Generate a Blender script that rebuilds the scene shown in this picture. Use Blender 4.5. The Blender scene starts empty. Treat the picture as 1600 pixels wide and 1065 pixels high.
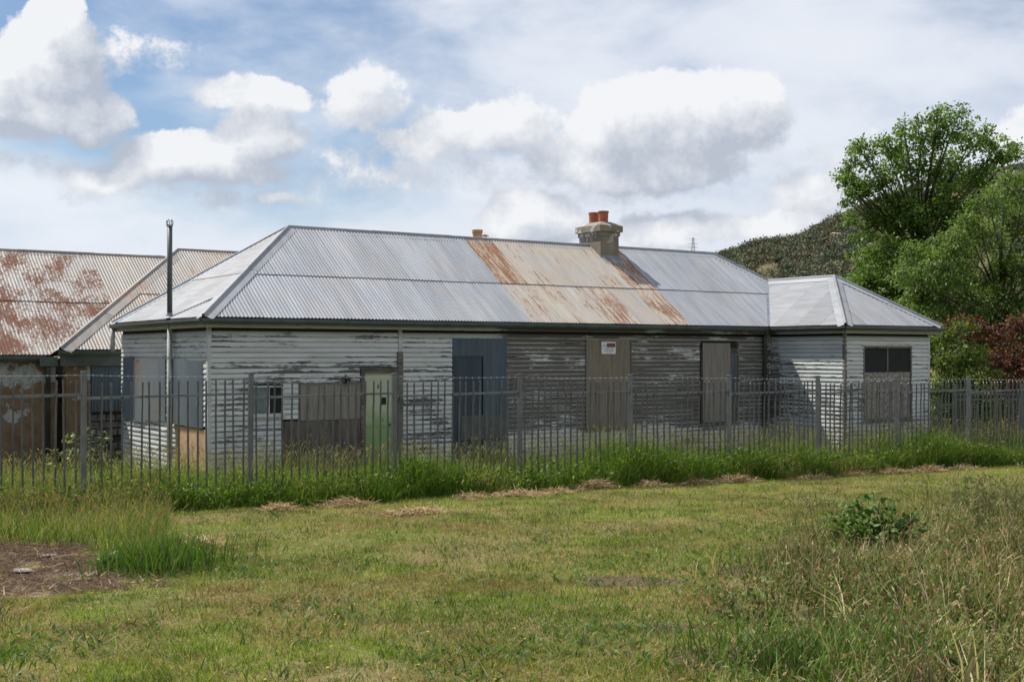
import bpy, bmesh, math, random
import numpy as np
from mathutils import Vector, Matrix

random.seed(7)
RNG = np.random.default_rng(11)
scene = bpy.context.scene
COL = scene.collection
rad = math.radians
EYE = 1.65

# ------------------------------------------------------------------ camera
cam_d = bpy.data.cameras.new("camera")
cam = bpy.data.objects.new("camera", cam_d)
COL.objects.link(cam)
cam.location = (0, 0, EYE)
cam.rotation_euler = (rad(90), 0, 0)
cam_d.sensor_width = 36.0
cam_d.lens = 1900 / 1600 * 36.0
cam_d.shift_y = (553 - 532.5) / 1600
cam_d.clip_start = 0.1
cam_d.clip_end = 20000
scene.camera = cam

# ------------------------------------------------------------------ light
D1 = Vector((0.82747577, 0.56150142, 0))      # along the house front
D2 = Vector((-0.56150142, 0.82747577, 0))     # front to back
SUN = (-0.48 * D1 + 1.0 * D2 + Vector((0, 0, 1.6))).normalized()
sun_d = bpy.data.lights.new("sun", 'SUN')
sun_d.energy = 5.0
sun_d.angle = rad(0.53)
sun_d.color = (1.0, 0.955, 0.88)
sun = bpy.data.objects.new("sun", sun_d)
COL.objects.link(sun)
sun.rotation_euler = SUN.to_track_quat('Z', 'Y').to_euler()
sun.location = (0, 0, 60)

scene.render.engine = 'CYCLES'
scene.view_settings.view_transform = 'Standard'
scene.view_settings.look = 'None'
scene.view_settings.exposure = 0.48
scene.view_settings.gamma = 1.0
scene.view_settings.use_curve_mapping = False
scene.cycles.max_bounces = 6
scene.cycles.diffuse_bounces = 3
scene.cycles.glossy_bounces = 2
scene.cycles.transmission_bounces = 3
scene.cycles.transparent_max_bounces = 8
scene.cycles.use_denoising = True
scene.cycles.sample_clamp_indirect = 4.0


# ------------------------------------------------------------------ node helpers
class X:
    """A socket with arithmetic."""
    def __init__(s, nt, sock):
        s.nt, s.s = nt, sock

    def _m(s, op, *others, clamp=False):
        n = s.nt.nodes.new('ShaderNodeMath'); n.operation = op; n.use_clamp = clamp
        for i, o in enumerate((s,) + others):
            if isinstance(o, X): s.nt.links.new(o.s, n.inputs[i])
            else: n.inputs[i].default_value = o
        return X(s.nt, n.outputs[0])

    def __add__(s, o): return s._m('ADD', o)
    __radd__ = __add__
    def __sub__(s, o): return s._m('SUBTRACT', o)
    def __rsub__(s, o): return s._m('MULTIPLY', -1.0)._m('ADD', o)
    def __mul__(s, o): return s._m('MULTIPLY', o)
    __rmul__ = __mul__
    def __truediv__(s, o): return s._m('DIVIDE', o)
    def max(s, o): return s._m('MAXIMUM', o)
    def min(s, o): return s._m('MINIMUM', o)
    def pow(s, o): return s._m('POWER', o)
    def clamp(s): return s._m('ADD', 0.0, clamp=True)

    def ramp(s, a, b, lo=0.0, hi=1.0, smooth=True):
        n = s.nt.nodes.new('ShaderNodeMapRange')
        n.interpolation_type = 'SMOOTHSTEP' if smooth else 'LINEAR'
        n.clamp = True
        s.nt.links.new(s.s, n.inputs[0])
        for i, v in enumerate((a, b, lo, hi)):
            n.inputs[1 + i].default_value = v
        return X(s.nt, n.outputs[0])


def comb(nt, x, y, z):
    n = nt.nodes.new('ShaderNodeCombineXYZ')
    for i, v in enumerate((x, y, z)):
        if isinstance(v, X): nt.links.new(v.s, n.inputs[i])
        else: n.inputs[i].default_value = v
    return X(nt, n.outputs[0])


def sep(nt, v):
    n = nt.nodes.new('ShaderNodeSeparateXYZ')
    nt.links.new(v.s, n.inputs[0])
    return [X(nt, n.outputs[i]) for i in range(3)]


def vmath(nt, op, a, b):
    n = nt.nodes.new('ShaderNodeVectorMath'); n.operation = op
    for i, v in enumerate((a, b)):
        if isinstance(v, X): nt.links.new(v.s, n.inputs[i])
        else: n.inputs[i].default_value = v
    return X(nt, n.outputs[0])


def noise(nt, vec, scale, detail=4.0, rough=0.55, dist=0.0, color=False):
    n = nt.nodes.new('ShaderNodeTexNoise')
    if vec is not None: nt.links.new(vec.s, n.inputs['Vector'])
    n.inputs['Scale'].default_value = scale
    n.inputs['Detail'].default_value = detail
    n.inputs['Roughness'].default_value = rough
    n.inputs['Distortion'].default_value = dist
    return X(nt, n.outputs['Color' if color else 'Fac'])


def mixc(nt, f, a, b):
    n = nt.nodes.new('ShaderNodeMix'); n.data_type = 'RGBA'
    if isinstance(f, X): nt.links.new(f.s, n.inputs[0])
    else: n.inputs[0].default_value = f
    for i, v in ((6, a), (7, b)):
        if isinstance(v, X): nt.links.new(v.s, n.inputs[i])
        else: n.inputs[i].default_value = (v[0], v[1], v[2], 1)
    return X(nt, n.outputs[2])


def mulc(nt, c, f):
    """colour times scalar"""
    n = nt.nodes.new('ShaderNodeVectorMath'); n.operation = 'SCALE'
    nt.links.new(c.s, n.inputs[0])
    if isinstance(f, X): nt.links.new(f.s, n.inputs[3])
    else: n.inputs[3].default_value = f
    return X(nt, n.outputs[0])


def texco(nt, out='Object', obj=None):
    n = nt.nodes.new('ShaderNodeTexCoord')
    if obj is not None: n.object = obj
    return X(nt, n.outputs[out])


def position(nt):
    return X(nt, nt.nodes.new('ShaderNodeNewGeometry').outputs['Position'])


def objrand(nt):
    return X(nt, nt.nodes.new('ShaderNodeObjectInfo').outputs['Random'])


def new_mat(name):
    m = bpy.data.materials.new(name); m.use_nodes = True
    nt = m.node_tree
    return m, nt, nt.nodes['Principled BSDF']


def setin(nt, b, key, v):
    if isinstance(v, X): nt.links.new(v.s, b.inputs[key])
    elif isinstance(v, (tuple, list)): b.inputs[key].default_value = (*v, 1)
    else: b.inputs[key].default_value = v


def bump(nt, b, h, strength=0.3, dist=0.01):
    n = nt.nodes.new('ShaderNodeBump')
    n.inputs['Strength'].default_value = strength
    n.inputs['Distance'].default_value = dist
    nt.links.new(h.s, n.inputs['Height'])
    nt.links.new(n.outputs[0], b.inputs['Normal'])


# ------------------------------------------------------------------ world: sky with clouds
world = bpy.data.worlds.new("World")
scene.world = world
world.use_nodes = True
wt = world.node_tree
wt.nodes.clear()
w_out = wt.nodes.new('ShaderNodeOutputWorld')
w_bg = wt.nodes.new('ShaderNodeBackground')
w_bg.inputs[1].default_value = 0.071
world.cycles.sampling_method = 'MANUAL'
world.cycles.sample_map_resolution = 256
wt.links.new(w_bg.outputs[0], w_out.inputs[0])
sky = wt.nodes.new('ShaderNodeTexSky')
sky.sky_type = 'NISHITA'
sky.sun_disc = False
sky.sun_elevation = math.asin(SUN.z)
sky.sun_rotation = math.atan2(SUN.x, SUN.y)
sky.air_density = 1.0
sky.dust_density = 0.25
sky.ozone_density = 3.0
w_dir = texco(wt, 'Generated')
dx, dy, dz = sep(wt, w_dir)
az = dx._m('ARCTAN2', dy)
el = dz._m('ARCSINE')
w_p = comb(wt, az, el, 0.0)               # azimuth from +Y and elevation, radians


def R(x): return (x - 800) / 1900.0
def E_(y): return (553 - y) / 1900.0


# cumulus heaps: azimuth, elevation, half widths (rad), height
HEAPS = [(122, 76, 38, 46, 1.0), (112, 135, 68, 62, 1.0), (55, 195, 95, 44, 1.0), (150, 200, 70, 36, .9), (30, 150, 40, 34, .8),
         (398, 166, 78, 24, .62), (415, 222, 56, 34, .9), (300, 258, 105, 34, .85), (205, 285, 90, 24, .55), (370, 268, 90, 24, .6),
         (570, 160, 62, 42, .45), (770, 205, 105, 44, .62), (660, 225, 70, 26, .45),
         (1060, 200, 150, 66, 1.0), (1155, 180, 62, 50, .9), (950, 198, 58, 46, .85), (1010, 268, 135, 32, .95), (880, 245, 60, 40, .55),
         (825, 345, 72, 42, .95), (1045, 360, 80, 28, .8), (1265, 318, 66, 34, .6), (1225, 362, 110, 20, .85), (432, 312, 36, 14, .5),
         (1590, 235, 60, 50, .5),
         (640, 265, 200, 34, .26), (330, 310, 200, 20, .22), (900, 290, 230, 34, .22), (235, 105, 80, 30, .22), (60, 275, 110, 18, .26), (1350, 270, 130, 40, .15)]


def cloud_field(p, full=True):
    """height of the heaped cloud at direction p"""
    nt = wt
    warp = noise(nt, p, 15.0, 5.0 if full else 4.0, 0.60, color=True)
    w2 = vmath(nt, 'SUBTRACT', warp, (0.5, 0.5, 0.5))
    q = vmath(nt, 'ADD', p, vmath(nt, 'MULTIPLY', w2, (0.046, 0.036, 0.0)))
    acc = None
    for (cx, cy, rx, ry, a) in HEAPS:
        d = vmath(nt, 'MULTIPLY', vmath(nt, 'SUBTRACT', q, (R(cx), E_(cy), 0)), (1900 / rx, 1900 / ry, 0))
        n = nt.nodes.new('ShaderNodeVectorMath'); n.operation = 'DOT_PRODUCT'
        nt.links.new(d.s, n.inputs[0]); nt.links.new(d.s, n.inputs[1])
        d2 = X(nt, n.outputs['Value'])
        g = (d2 * -0.55 + 1.0) * a
        acc = g if acc is None else acc._m('SMOOTH_MAX', g, 0.25)
    # the same kind of heaps all round the horizon, by noise
    r3 = noise(nt, vmath(nt, 'MULTIPLY', q, (6.0, 12.0, 1.0)), 1.0, 2.0, 0.5)
    around = (r3 - 0.56) * 4.0
    outside = az._m('ABSOLUTE').ramp(0.44, 0.60).max(el.ramp(0.30, 0.42))
    acc = acc.max(around * outside + (outside - 1.0) * 3.0)
    fine = noise(nt, p, 36.0, 7.0 if full else 3.0, 0.68)
    return acc + (fine - 0.5) * 0.98


F0 = cloud_field(w_p)
F1 = cloud_field(vmath(wt, 'ADD', w_p, (-0.014, 0.026, 0.0)), False)
# sunlit shoulders and shaded bases: less cloud towards the sun means brighter
puff = noise(wt, w_p, 24.0, 5.0, 0.62)
lit = ((F0 - F1) * 1.15 + 0.38 + (F0.min(0.9) - 0.4) * -0.34 + (puff - 0.5) * 1.1)
lit = lit.clamp()
heap_a = ((F0 - 0.03) / (lit * -0.24 + 0.46)).ramp(0.0, 1.0)
heap_c = mixc(wt, lit.ramp(0.0, 1.0, smooth=False), (4.9, 5.4, 6.35), (9.1, 9.25, 9.5))
# thin veil of high cloud, thicker towards the horizon
veil_n = noise(wt, vmath(wt, 'MULTIPLY', w_p, (6.0, 13.0, 1.0)), 1.0, 6.0, 0.55, 0.15)
veil_n2 = noise(wt, vmath(wt, 'MULTIPLY', vmath(wt, 'ADD', w_p, (3.1, 1.7, 0)), (2.2, 4.0, 1.0)), 1.0, 2.0, 0.5)
veil = (veil_n * 0.85 + veil_n2 * 0.55 + 0.05 + el.ramp(0.03, 0.19, 0.42, 0.0) + az.ramp(-0.20, 0.10, -0.05, 0.20)).ramp(0.60, 1.02) * 0.90
veil_c = mixc(wt, veil_n.ramp(0.35, 0.7), (7.9, 8.35, 9.3), (8.8, 9.1, 9.7))
sky_c = X(wt, sky.outputs[0])
sky_c = vmath(wt, 'MULTIPLY', sky_c, (1.0, 1.0, 1.0))
c1 = mixc(wt, veil, sky_c, veil_c)
c2 = mixc(wt, heap_a * 0.97, c1, heap_c)
wt.links.new(c2.s, w_bg.inputs[0])

# ------------------------------------------------------------------ geometry helpers


def tag(o, label=None, cat=None, group=None, kind=None):
    if label: o['label'] = label
    if cat: o['category'] = cat
    if group: o['group'] = group
    if kind: o['kind'] = kind
    return o


def link(name, me, mat=None, parent=None):
    o = bpy.data.objects.new(name, me)
    COL.objects.link(o)
    if parent is not None: o.parent = parent
    if mat is not None and not me.materials: me.materials.append(mat)
    return o


def empty(name, loc, rz=0.0):
    o = bpy.data.objects.new(name, None)
    COL.objects.link(o)
    o.location = loc; o.rotation_euler = (0, 0, rz)
    o.empty_display_size = 0.3
    return o


def pydata(name, verts, faces, mat=None, parent=None, smooth=False):
    me = bpy.data.meshes.new(name)
    me.from_pydata([tuple(v) for v in verts], [], faces)
    me.update()
    if smooth:
        me.polygons.foreach_set('use_smooth', [True] * len(me.polygons))
    return link(name, me, mat, parent)


class MB:
    """collects simple shapes into one mesh"""
    def __init__(s): s.v = []; s.f = []

    def box(s, a, b, jit=0.0):
        i = len(s.v)
        x0, y0, z0 = a; x1, y1, z1 = b
        for x, y, z in ((x0, y0, z0), (x1, y0, z0), (x1, y1, z0), (x0, y1, z0), (x0, y0, z1), (x1, y0, z1), (x1, y1, z1), (x0, y1, z1)):
            s.v.append((x + random.uniform(-jit, jit), y + random.uniform(-jit, jit), z + random.uniform(-jit, jit)))
        for q in ((0, 3, 2, 1), (4, 5, 6, 7), (0, 1, 5, 4), (1, 2, 6, 5), (2, 3, 7, 6), (3, 0, 4, 7)):
            s.f.append(tuple(i + k for k in q))
        return s

    def tube(s, pts, radii, n=8, cap=True):
        i0 = len(s.v)
        pts = [Vector(p) for p in pts]
        up = Vector((0.03, 0.09, 1)).normalized()
        for k, p in enumerate(pts):
            d = (pts[min(k + 1, len(pts) - 1)] - pts[max(k - 1, 0)]).normalized()
            a = d.cross(up)
            if a.length < 0.05: a = d.cross(Vector((1, 0, 0)))
            a.normalize(); b = d.cross(a)
            r = radii[k] if hasattr(radii, '__len__') else radii
            for j in range(n):
                t = 2 * math.pi * j / n
                s.v.append(tuple(p + a * (r * math.cos(t)) + b * (r * math.sin(t))))
        for k in range(len(pts) - 1):
            for j in range(n):
                a = i0 + k * n + j; b = i0 + k * n + (j + 1) % n
                s.f.append((a, b, b + n, a + n))
        if cap:
            s.f.append(tuple(range(i0 + n - 1, i0 - 1, -1)))
            e = i0 + (len(pts) - 1) * n
            s.f.append(tuple(range(e, e + n)))
        return s

    def lathe(s, c, prof, n=16):
        i0 = len(s.v)
        for r, z in prof:
            for j in range(n):
                t = 2 * math.pi * j / n
                s.v.append((c[0] + r * math.cos(t), c[1] + r * math.sin(t), c[2] + z))
        for k in range(len(prof) - 1):
            for j in range(n):
                a = i0 + k * n + j; b = i0 + k * n + (j + 1) % n
                s.f.append((a, b, b + n, a + n))
        return s

    def prism(s, prof, p0, p1, side, up=(0, 0, 1), cap=True):
        """profile of (side, up) pairs swept from p0 to p1"""
        i0 = len(s.v); side = Vector(side); up = Vector(up); n = len(prof)
        for p in (Vector(p0), Vector(p1)):
            for a, b in prof: s.v.append(tuple(p + side * a + up * b))
        for j in range(n):
            k = (j + 1) % n
            s.f.append((i0 + j, i0 + k, i0 + n + k, i0 + n + j))
        if cap:
            s.f.append(tuple(range(i0 + n - 1, i0 - 1, -1))); s.f.append(tuple(range(i0 + n, i0 + 2 * n)))
        return s

    def poly(s, pts):
        i = len(s.v); s.v += [tuple(p) for p in pts]; s.f.append(tuple(range(i, i + len(pts)))); return s

    def build(s, name, mat=None, parent=None, smooth=False, recalc=True):
        me = bpy.data.meshes.new(name)
        me.from_pydata(s.v, [], s.f)
        if recalc:
            bm = bmesh.new(); bm.from_mesh(me); bmesh.ops.recalc_face_normals(bm, faces=bm.faces); bm.to_mesh(me); bm.free()
        me.update()
        if smooth:
            me.polygons.foreach_set('use_smooth', [True] * len(me.polygons))
        return link(name, me, mat, parent)


def bulk(name, verts, faces_n, colors, mat, parent=None):
    """fast mesh: verts (N,3), faces as (M,k) array, colors (N,3)"""
    me = bpy.data.meshes.new(name)
    verts = np.ascontiguousarray(verts, dtype=np.float32)
    me.vertices.add(len(verts)); me.vertices.foreach_set('co', verts.ravel())
    total = sum(f.size for f in faces_n); npoly = sum(len(f) for f in faces_n)
    me.loops.add(total); me.polygons.add(npoly)
    me.loops.foreach_set('vertex_index', np.concatenate([f.ravel() for f in faces_n]).astype(np.int32))
    starts = []; o = 0
    for f in faces_n:
        starts.append(o + np.arange(len(f)) * f.shape[1]); o += f.size
    me.polygons.foreach_set('loop_start', np.concatenate(starts).astype(np.int32))
    me.update(calc_edges=True)
    if colors is not None:
        at = me.color_attributes.new('Col', 'FLOAT_COLOR', 'POINT')
        c = np.ones((len(verts), 4), np.float32); c[:, :3] = colors
        at.data.foreach_set('color', c.ravel())
    return link(name, me, mat, parent)


def vnoise(x, y, scale, seed):
    """smooth value noise in [0,1]"""
    r = np.random.default_rng(seed).random((256, 256))
    x = x * scale + 512.3; y = y * scale + 517.7
    xi = np.floor(x).astype(int); yi = np.floor(y).astype(int)
    fx = x - xi; fy = y - yi
    fx = fx * fx * (3 - 2 * fx); fy = fy * fy * (3 - 2 * fy)
    g = lambda i, j: r[i % 256, j % 256]
    return (g(xi, yi) * (1 - fx) + g(xi + 1, yi) * fx) * (1 - fy) + (g(xi, yi + 1) * (1 - fx) + g(xi + 1, yi + 1) * fx) * fy


def fbm(x, y, scale, seed, oct=3):
    s = 0; a = 0.5; t = 0
    for k in range(oct):
        s = s + a * vnoise(x, y, scale * 2 ** k, seed + k); t += a; a *= 0.5
    return s / t


# ------------------------------------------------------------------ ground
FN0 = np.array([-5.91, 16.77]); FE = np.array([0.8393, 0.5437]); FNRM = np.array([0.5437, -0.8393])


def ground_z(x, y):
    """world height of the ground: a gentle fall away from the camera"""
    x = np.asarray(x, float); y = np.asarray(y, float)
    yy = np.where(y < 34, y, 34 + 12 * np.tanh((y - 34) / 12))
    base = 0.0021 * np.clip(x, -40, 40) - 0.032 * np.maximum(yy, -20)
    bumps = (fbm(x, y, 0.5, 3, 3) - 0.5) * 0.10 + (fbm(x, y, 2.3, 9, 2) - 0.5) * 0.03
    return base + bumps * np.clip(1.2 - np.abs(y) / 60, 0, 1)


def G(px, py):
    """ground point seen at a given place of the photograph (used to lay out plan coordinates)"""
    Y = EYE / max((py - 553) / 1900.0 - 0.032, 0.004)
    return ((px - 800) / 1900.0 * Y, Y)


BARE = [(985, 908, .62, .26, 1.7), (1175, 892, .40, .34, 1.2), (1130, 1035, .32, .30, 1.4), (1060, 985, .32, .20, 1.1), (700, 985, .8, .4, .42), (330, 965, .8, .4, .45), (560, 1045, .8, .4, .45), (150, 1010, .6, .4, .42), (900, 1010, .6, .4, .42), (1300, 960, .9, .7, .7), (1450, 1000, .9, .6, .6), (1250, 900, .7, .6, .7), (1500, 930, .9, .7, .7)]


def bare_mask(x, y):
    x = np.asarray(x, float); y = np.asarray(y, float)
    m = np.zeros_like(x)
    for px, py, rx, ry, wt_ in BARE:
        cx, cy = G(px, py)
        m = np.maximum(m, wt_ * np.exp(-(((x - cx) / rx) ** 2 + ((y - cy) / ry) ** 2)))
    return np.clip(m * (1.9 * fbm(x, y, 3.4, 71, 4) ** 1.3 + .15) - .12, 0, 1)


def grid_axis(lo, hi, fine_lo, fine_hi, step, growth=1.35):
    a = list(np.arange(fine_lo, fine_hi + 1e-6, step))
    s = step
    while a[-1] < hi: s *= growth; a.append(min(a[-1] + s, hi))
    s = step
    while a[0] > lo: s *= growth; a.insert(0, max(a[0] - s, lo))
    return np.array(a)


gx = grid_axis(-6000, 6000, -16, 18, 0.22)
gy = grid_axis(-300, 12000, 4, 34, 0.22)
GXm, GYm = np.meshgrid(gx, gy)
gv = np.stack([GXm, GYm, ground_z(GXm, GYm)], -1).reshape(-1, 3)
ni, nj = len(gy), len(gx)
ii, jj = np.meshgrid(np.arange(ni - 1), np.arange(nj - 1), indexing='ij')
q0 = (ii * nj + jj).ravel()
gf = np.stack([q0, q0 + 1, q0 + nj + 1, q0 + nj], 1)
m_ground, nt, b = new_mat("ground_thatch")
pos = position(nt)
n1 = noise(nt, pos, 0.55, 5, 0.6); n2 = noise(nt, pos, 9.0, 5, 0.65); n3 = noise(nt, pos, 40.0, 3, 0.7)
cg = mixc(nt, n1.ramp(0.38, 0.66), (0.095, 0.108, 0.024), (0.160, 0.125, 0.055))
cg = mixc(nt, n2.ramp(0.45, 0.75), cg, (0.24, 0.19, 0.10))
cg = mixc(nt, n3.ramp(0.52, 0.74), cg, (0.060, 0.065, 0.018))
setin(nt, b, 'Base Color', cg); setin(nt, b, 'Roughness', 0.95); b.inputs['Specular IOR Level'].default_value = 0.1
bump(nt, b, n2 + n3 * 0.5, 0.8, 0.03)
gm = bare_mask(gv[:, 0], gv[:, 1])[:, None] * np.ones(3)
sa = nt.nodes.new('ShaderNodeAttribute'); sa.attribute_name = 'Col'
sm, _, _ = sep(nt, X(nt, sa.outputs['Vector']))
cs0 = mixc(nt, n3.ramp(0.35, 0.65), (0.050, 0.036, 0.022), (0.125, 0.092, 0.052))
setin(nt, b, 'Base Color', mixc(nt, (sm + (n2 - 0.5) * 0.5).ramp(0.25, 0.5), cg, cs0))
ground = bulk("ground", gv, [gf], gm, m_ground)
ground.data.polygons.foreach_set('use_smooth', [True] * len(ground.data.polygons))
tag(ground, kind='structure', label="mown paddock ground falling gently to the fence and house")

# ------------------------------------------------------------------ house frame
HZ = -2.35                                   # house floor level relative to the eye
house = empty("weatherboard_house", (-5.58105, 22.0, EYE + HZ), math.atan2(D1.y, D1.x))
tag(house, "long derelict white weatherboard house with hipped corrugated iron roof and boarded openings", "house")


def Z(rel): return rel - HZ                  # eye-relative height -> house local height


def hpt(t, u, rel):
    return house_M @ Vector((t, u, Z(rel)))


house_M = Matrix.Translation(Vector((-5.58105, 22.0, EYE + HZ))) @ Matrix.Rotation(math.atan2(D1.y, D1.x), 4, 'Z')
PORT = []


# ------------------------------------------------------------------ building materials
def iron_mat(name,  base=(0.29, 0.308, 0.345), rust=0.0, blotch=1.0, seed=0.0, rustcol=(0.24, 0.085, 0.03), metal=0.06, rough=0.58, faintness=0.5, sw=0.85, tw=0.40, bw=0.42):
    m, nt, b = new_mat(name)
    p = texco(nt, 'Object', house)
    p = vmath(nt, 'ADD', p, (seed, seed * 0.7, 0))
    r = objrand(nt)
    pr = vmath(nt, 'ADD', p, comb(nt, r * 37.0, r * 11.0, 0.0))
    tone = noise(nt, vmath(nt, 'MULTIPLY', pr, (7.0, 0.8, 0.8)), 1.0, 4, 0.6)
    spot = noise(nt, p, 30.0, 4, 0.7)
    k = tone.ramp(0.3, 0.7, 0.84, 1.08) * (r * 0.20 + 0.90) * spot.ramp(0.62, 0.75, 1.0, 0.86)
    base_n = mixc(nt, noise(nt, p, 1.1, 3).ramp(0.35, 0.65), base, tuple(c * s for c, s in zip(base, (1.05, 1.01, 0.95))))
    c = mulc(nt, base_n, k)
    ro = X(nt, b.inputs['Roughness']) if False else None
    if rust > 0:
        streak = noise(nt, vmath(nt, 'MULTIPLY', p, (21.0, 1.1, 1.4)), 1.0, 4, 0.66)
        tick = noise(nt, vmath(nt, 'MULTIPLY', p, (26.4, 9.0, 9.0)), 1.0, 4, 0.7)
        big = noise(nt, vmath(nt, 'MULTIPLY', p, (0.95, 0.7, 0.7)), blotch, 3, 0.55)
        sheet = (r - 0.5) * 0.16
        f = (streak * sw + tick * tw + big * bw + sheet - (1.03 - rust))
        mask = f.ramp(0.0, 0.13)
        faint = f.ramp(-0.22, 0.05)
        c = mixc(nt, faint * faintness, c, (0.40, 0.31, 0.22))
        rc = mixc(nt, tick.ramp(0.3, 0.7), tuple(v * 0.75 for v in rustcol), tuple(v * 1.7 for v in rustcol))
        c = mixc(nt, mask * 0.90, c, rc)
        setin(nt, b, 'Roughness', mask * 0.35 + rough)
        setin(nt, b, 'Metallic', (1.0 - faint) * metal)
    else:
        setin(nt, b, 'Roughness', rough); setin(nt, b, 'Metallic', metal)
    setin(nt, b, 'Base Color', c)
    b.inputs['Specular IOR Level'].default_value = 0.22
    return m


IRON = iron_mat("galvanised_iron")
IRON_L = iron_mat("galvanised_iron_bright", (0.27, 0.284, 0.312), rough=0.62, metal=0.0)
RUST_A = iron_mat("rusted_iron_streaked", (0.37, 0.36, 0.345), rust=0.18, rustcol=(0.145, 0.070, 0.036), metal=0.08)
RUST_B = iron_mat("rusted_iron_light", (0.345, 0.34, 0.335), rust=0.135, seed=1.3, rustcol=(0.15, 0.072, 0.036), metal=0.05)
RUST_H = iron_mat("rusted_iron_heavy", (0.36, 0.33, 0.30), rust=0.34, rustcol=(0.155, 0.068, 0.032), metal=0.15)
RUST_L = iron_mat("rusted_iron_red", (0.275, 0.275, 0.275), faintness=0.15, sw=0.35, tw=0.75, bw=0.57, rust=0.235, blotch=1.9, seed=5.3, rustcol=(0.105, 0.036, 0.017), metal=0.0)
RUST_M = iron_mat("galvanised_iron_dirty", (0.25, 0.245, 0.24), faintness=0.35, rust=0.10, seed=2.1, rustcol=(0.24, 0.09, 0.04), metal=0.2)
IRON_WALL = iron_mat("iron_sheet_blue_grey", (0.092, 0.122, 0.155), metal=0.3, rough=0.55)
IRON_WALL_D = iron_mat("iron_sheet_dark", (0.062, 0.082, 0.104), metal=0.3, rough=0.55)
IRON_WALL_P = iron_mat("iron_sheet_pale", (0.30, 0.34, 0.38), rust=0.01, metal=0.3, rough=0.55)


def paint_mat(name, paint=(0.52, 0.535, 0.52), wood=(0.06, 0.048, 0.038), peel=0.0, heavy=True, board=True, moss=0.0):
    m, nt, b = new_mat(name)
    p = texco(nt, 'Object', house)
    t, u, z = sep(nt, p)
    r = objrand(nt)
    q = vmath(nt, 'ADD', p, comb(nt, r * 9.0, r * 5.0, 0.0))
    fl = noise(nt, vmath(nt, 'MULTIPLY', q, (1.7, 1.7, 24.0)), 1.0, 6, 0.66, 0.5)
    chip = noise(nt, vmath(nt, 'MULTIPLY', q, (9.0, 9.0, 22.0)), 1.0, 4, 0.65)
    big = noise(nt, vmath(nt, 'MULTIPLY', p, (0.7, 0.7, 1.3)), 1.0, 3, 0.55)
    bias = (big - 0.5) * 0.62 + peel - 0.035 + (r - 0.5) * 0.13
    if heavy:
        zone = t.ramp(6.2, 7.0) * t.ramp(14.9, 14.4) * z.ramp(0.55, 0.80) * u.ramp(-0.4, -0.1)
        bias = bias + zone * 0.235
        left = z.ramp(2.25, 1.75) * z.ramp(0.3, 0.7)
        bias = bias + left * 0.06
    if board:
        ob = texco(nt, 'Object'); _, _, oz = sep(nt, ob)
        bias = bias + oz.ramp(0.055, 0.0) * 0.09
        if heavy:
            bias = bias - zone * oz.ramp(0.030, 0.008) * 0.34
    f = fl * 0.72 + chip * 0.28 + bias
    mask = f.ramp(0.585, 0.63)
    tone = noise(nt, vmath(nt, 'MULTIPLY', q, (1.1, 1.1, 6.0)), 1.0, 4, 0.6)
    pc = mixc(nt, tone.ramp(0.35, 0.68), paint, tuple(c * s for c, s in zip(paint, (0.80, 0.82, 0.80))))
    pc = mulc(nt, pc, r * 0.14 + 0.92)
    if moss > 0:
        mo = noise(nt, p, 2.3, 4, 0.6).ramp(0.4, 0.7) * moss
        pc = mixc(nt, mo, pc, (0.16, 0.15, 0.065))
    if heavy:
        olive_top = z.ramp(2.60, 2.80) * u.ramp(-3.0, -2.9) * 0.6  # paint turns dull olive towards the wall top
        pc = mixc(nt, olive_top, pc, (0.17, 0.165, 0.09))
    grain = noise(nt, vmath(nt, 'MULTIPLY', q, (3.0, 3.0, 90.0)), 1.0, 3, 0.6)
    wc = mixc(nt, grain, tuple(c * 0.6 for c in wood), tuple(c * 1.5 for c in wood))
    grey = noise(nt, q, 1.7, 2).ramp(0.4, 0.7)
    if heavy:
        wc2 = mixc(nt, zone, mixc(nt, grey, wc, (0.125, 0.13, 0.145)), mixc(nt, grey * 0.5, wc, (0.080, 0.056, 0.034)))
    else:
        wc2 = mixc(nt, grey, wc, (0.13, 0.13, 0.14))
    c = mixc(nt, mask * 0.92, pc, wc2)
    setin(nt, b, 'Base Color', c)
    setin(nt, b, 'Roughness', mask * 0.25 + 0.6)
    bump(nt, b, grain * 0.3 - mask * 0.6 + chip * 0.2, 0.5, 0.004)
    return m


BOARD = paint_mat("flaking_white_weatherboard")
BOARD_S = paint_mat("flaking_white_weatherboard_side", peel=-0.02)
TRIM = paint_mat("weathered_trim_paint", board=False, peel=-0.01, moss=0.35)
TRIM_BARE = paint_mat("bare_weathered_timber", paint=(0.16, 0.14, 0.11), peel=0.12, board=False, heavy=False)


def plain(name, col, rough=0.8, var=0.2, scale=6.0, metal=0.0, spec=0.5, col2=None, stretch=(1, 1, 1), bumpy=0.0):
    m, nt, b = new_mat(name)
    p = vmath(nt, 'MULTIPLY', position(nt), stretch)
    n = noise(nt, p, scale, 5, 0.6)
    c = mixc(nt, n.ramp(0.3, 0.7), tuple(v * (1 - var) for v in col), col2 or tuple(min(1, v * (1 + var)) for v in col))
    r = objrand(nt)
    setin(nt, b, 'Base Color', mulc(nt, c, r * 0.16 + 0.92)); setin(nt, b, 'Roughness', rough); setin(nt, b, 'Metallic', metal)
    b.inputs['Specular IOR Level'].default_value = spec
    if bumpy: bump(nt, b, n, bumpy, 0.01)
    return m


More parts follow.
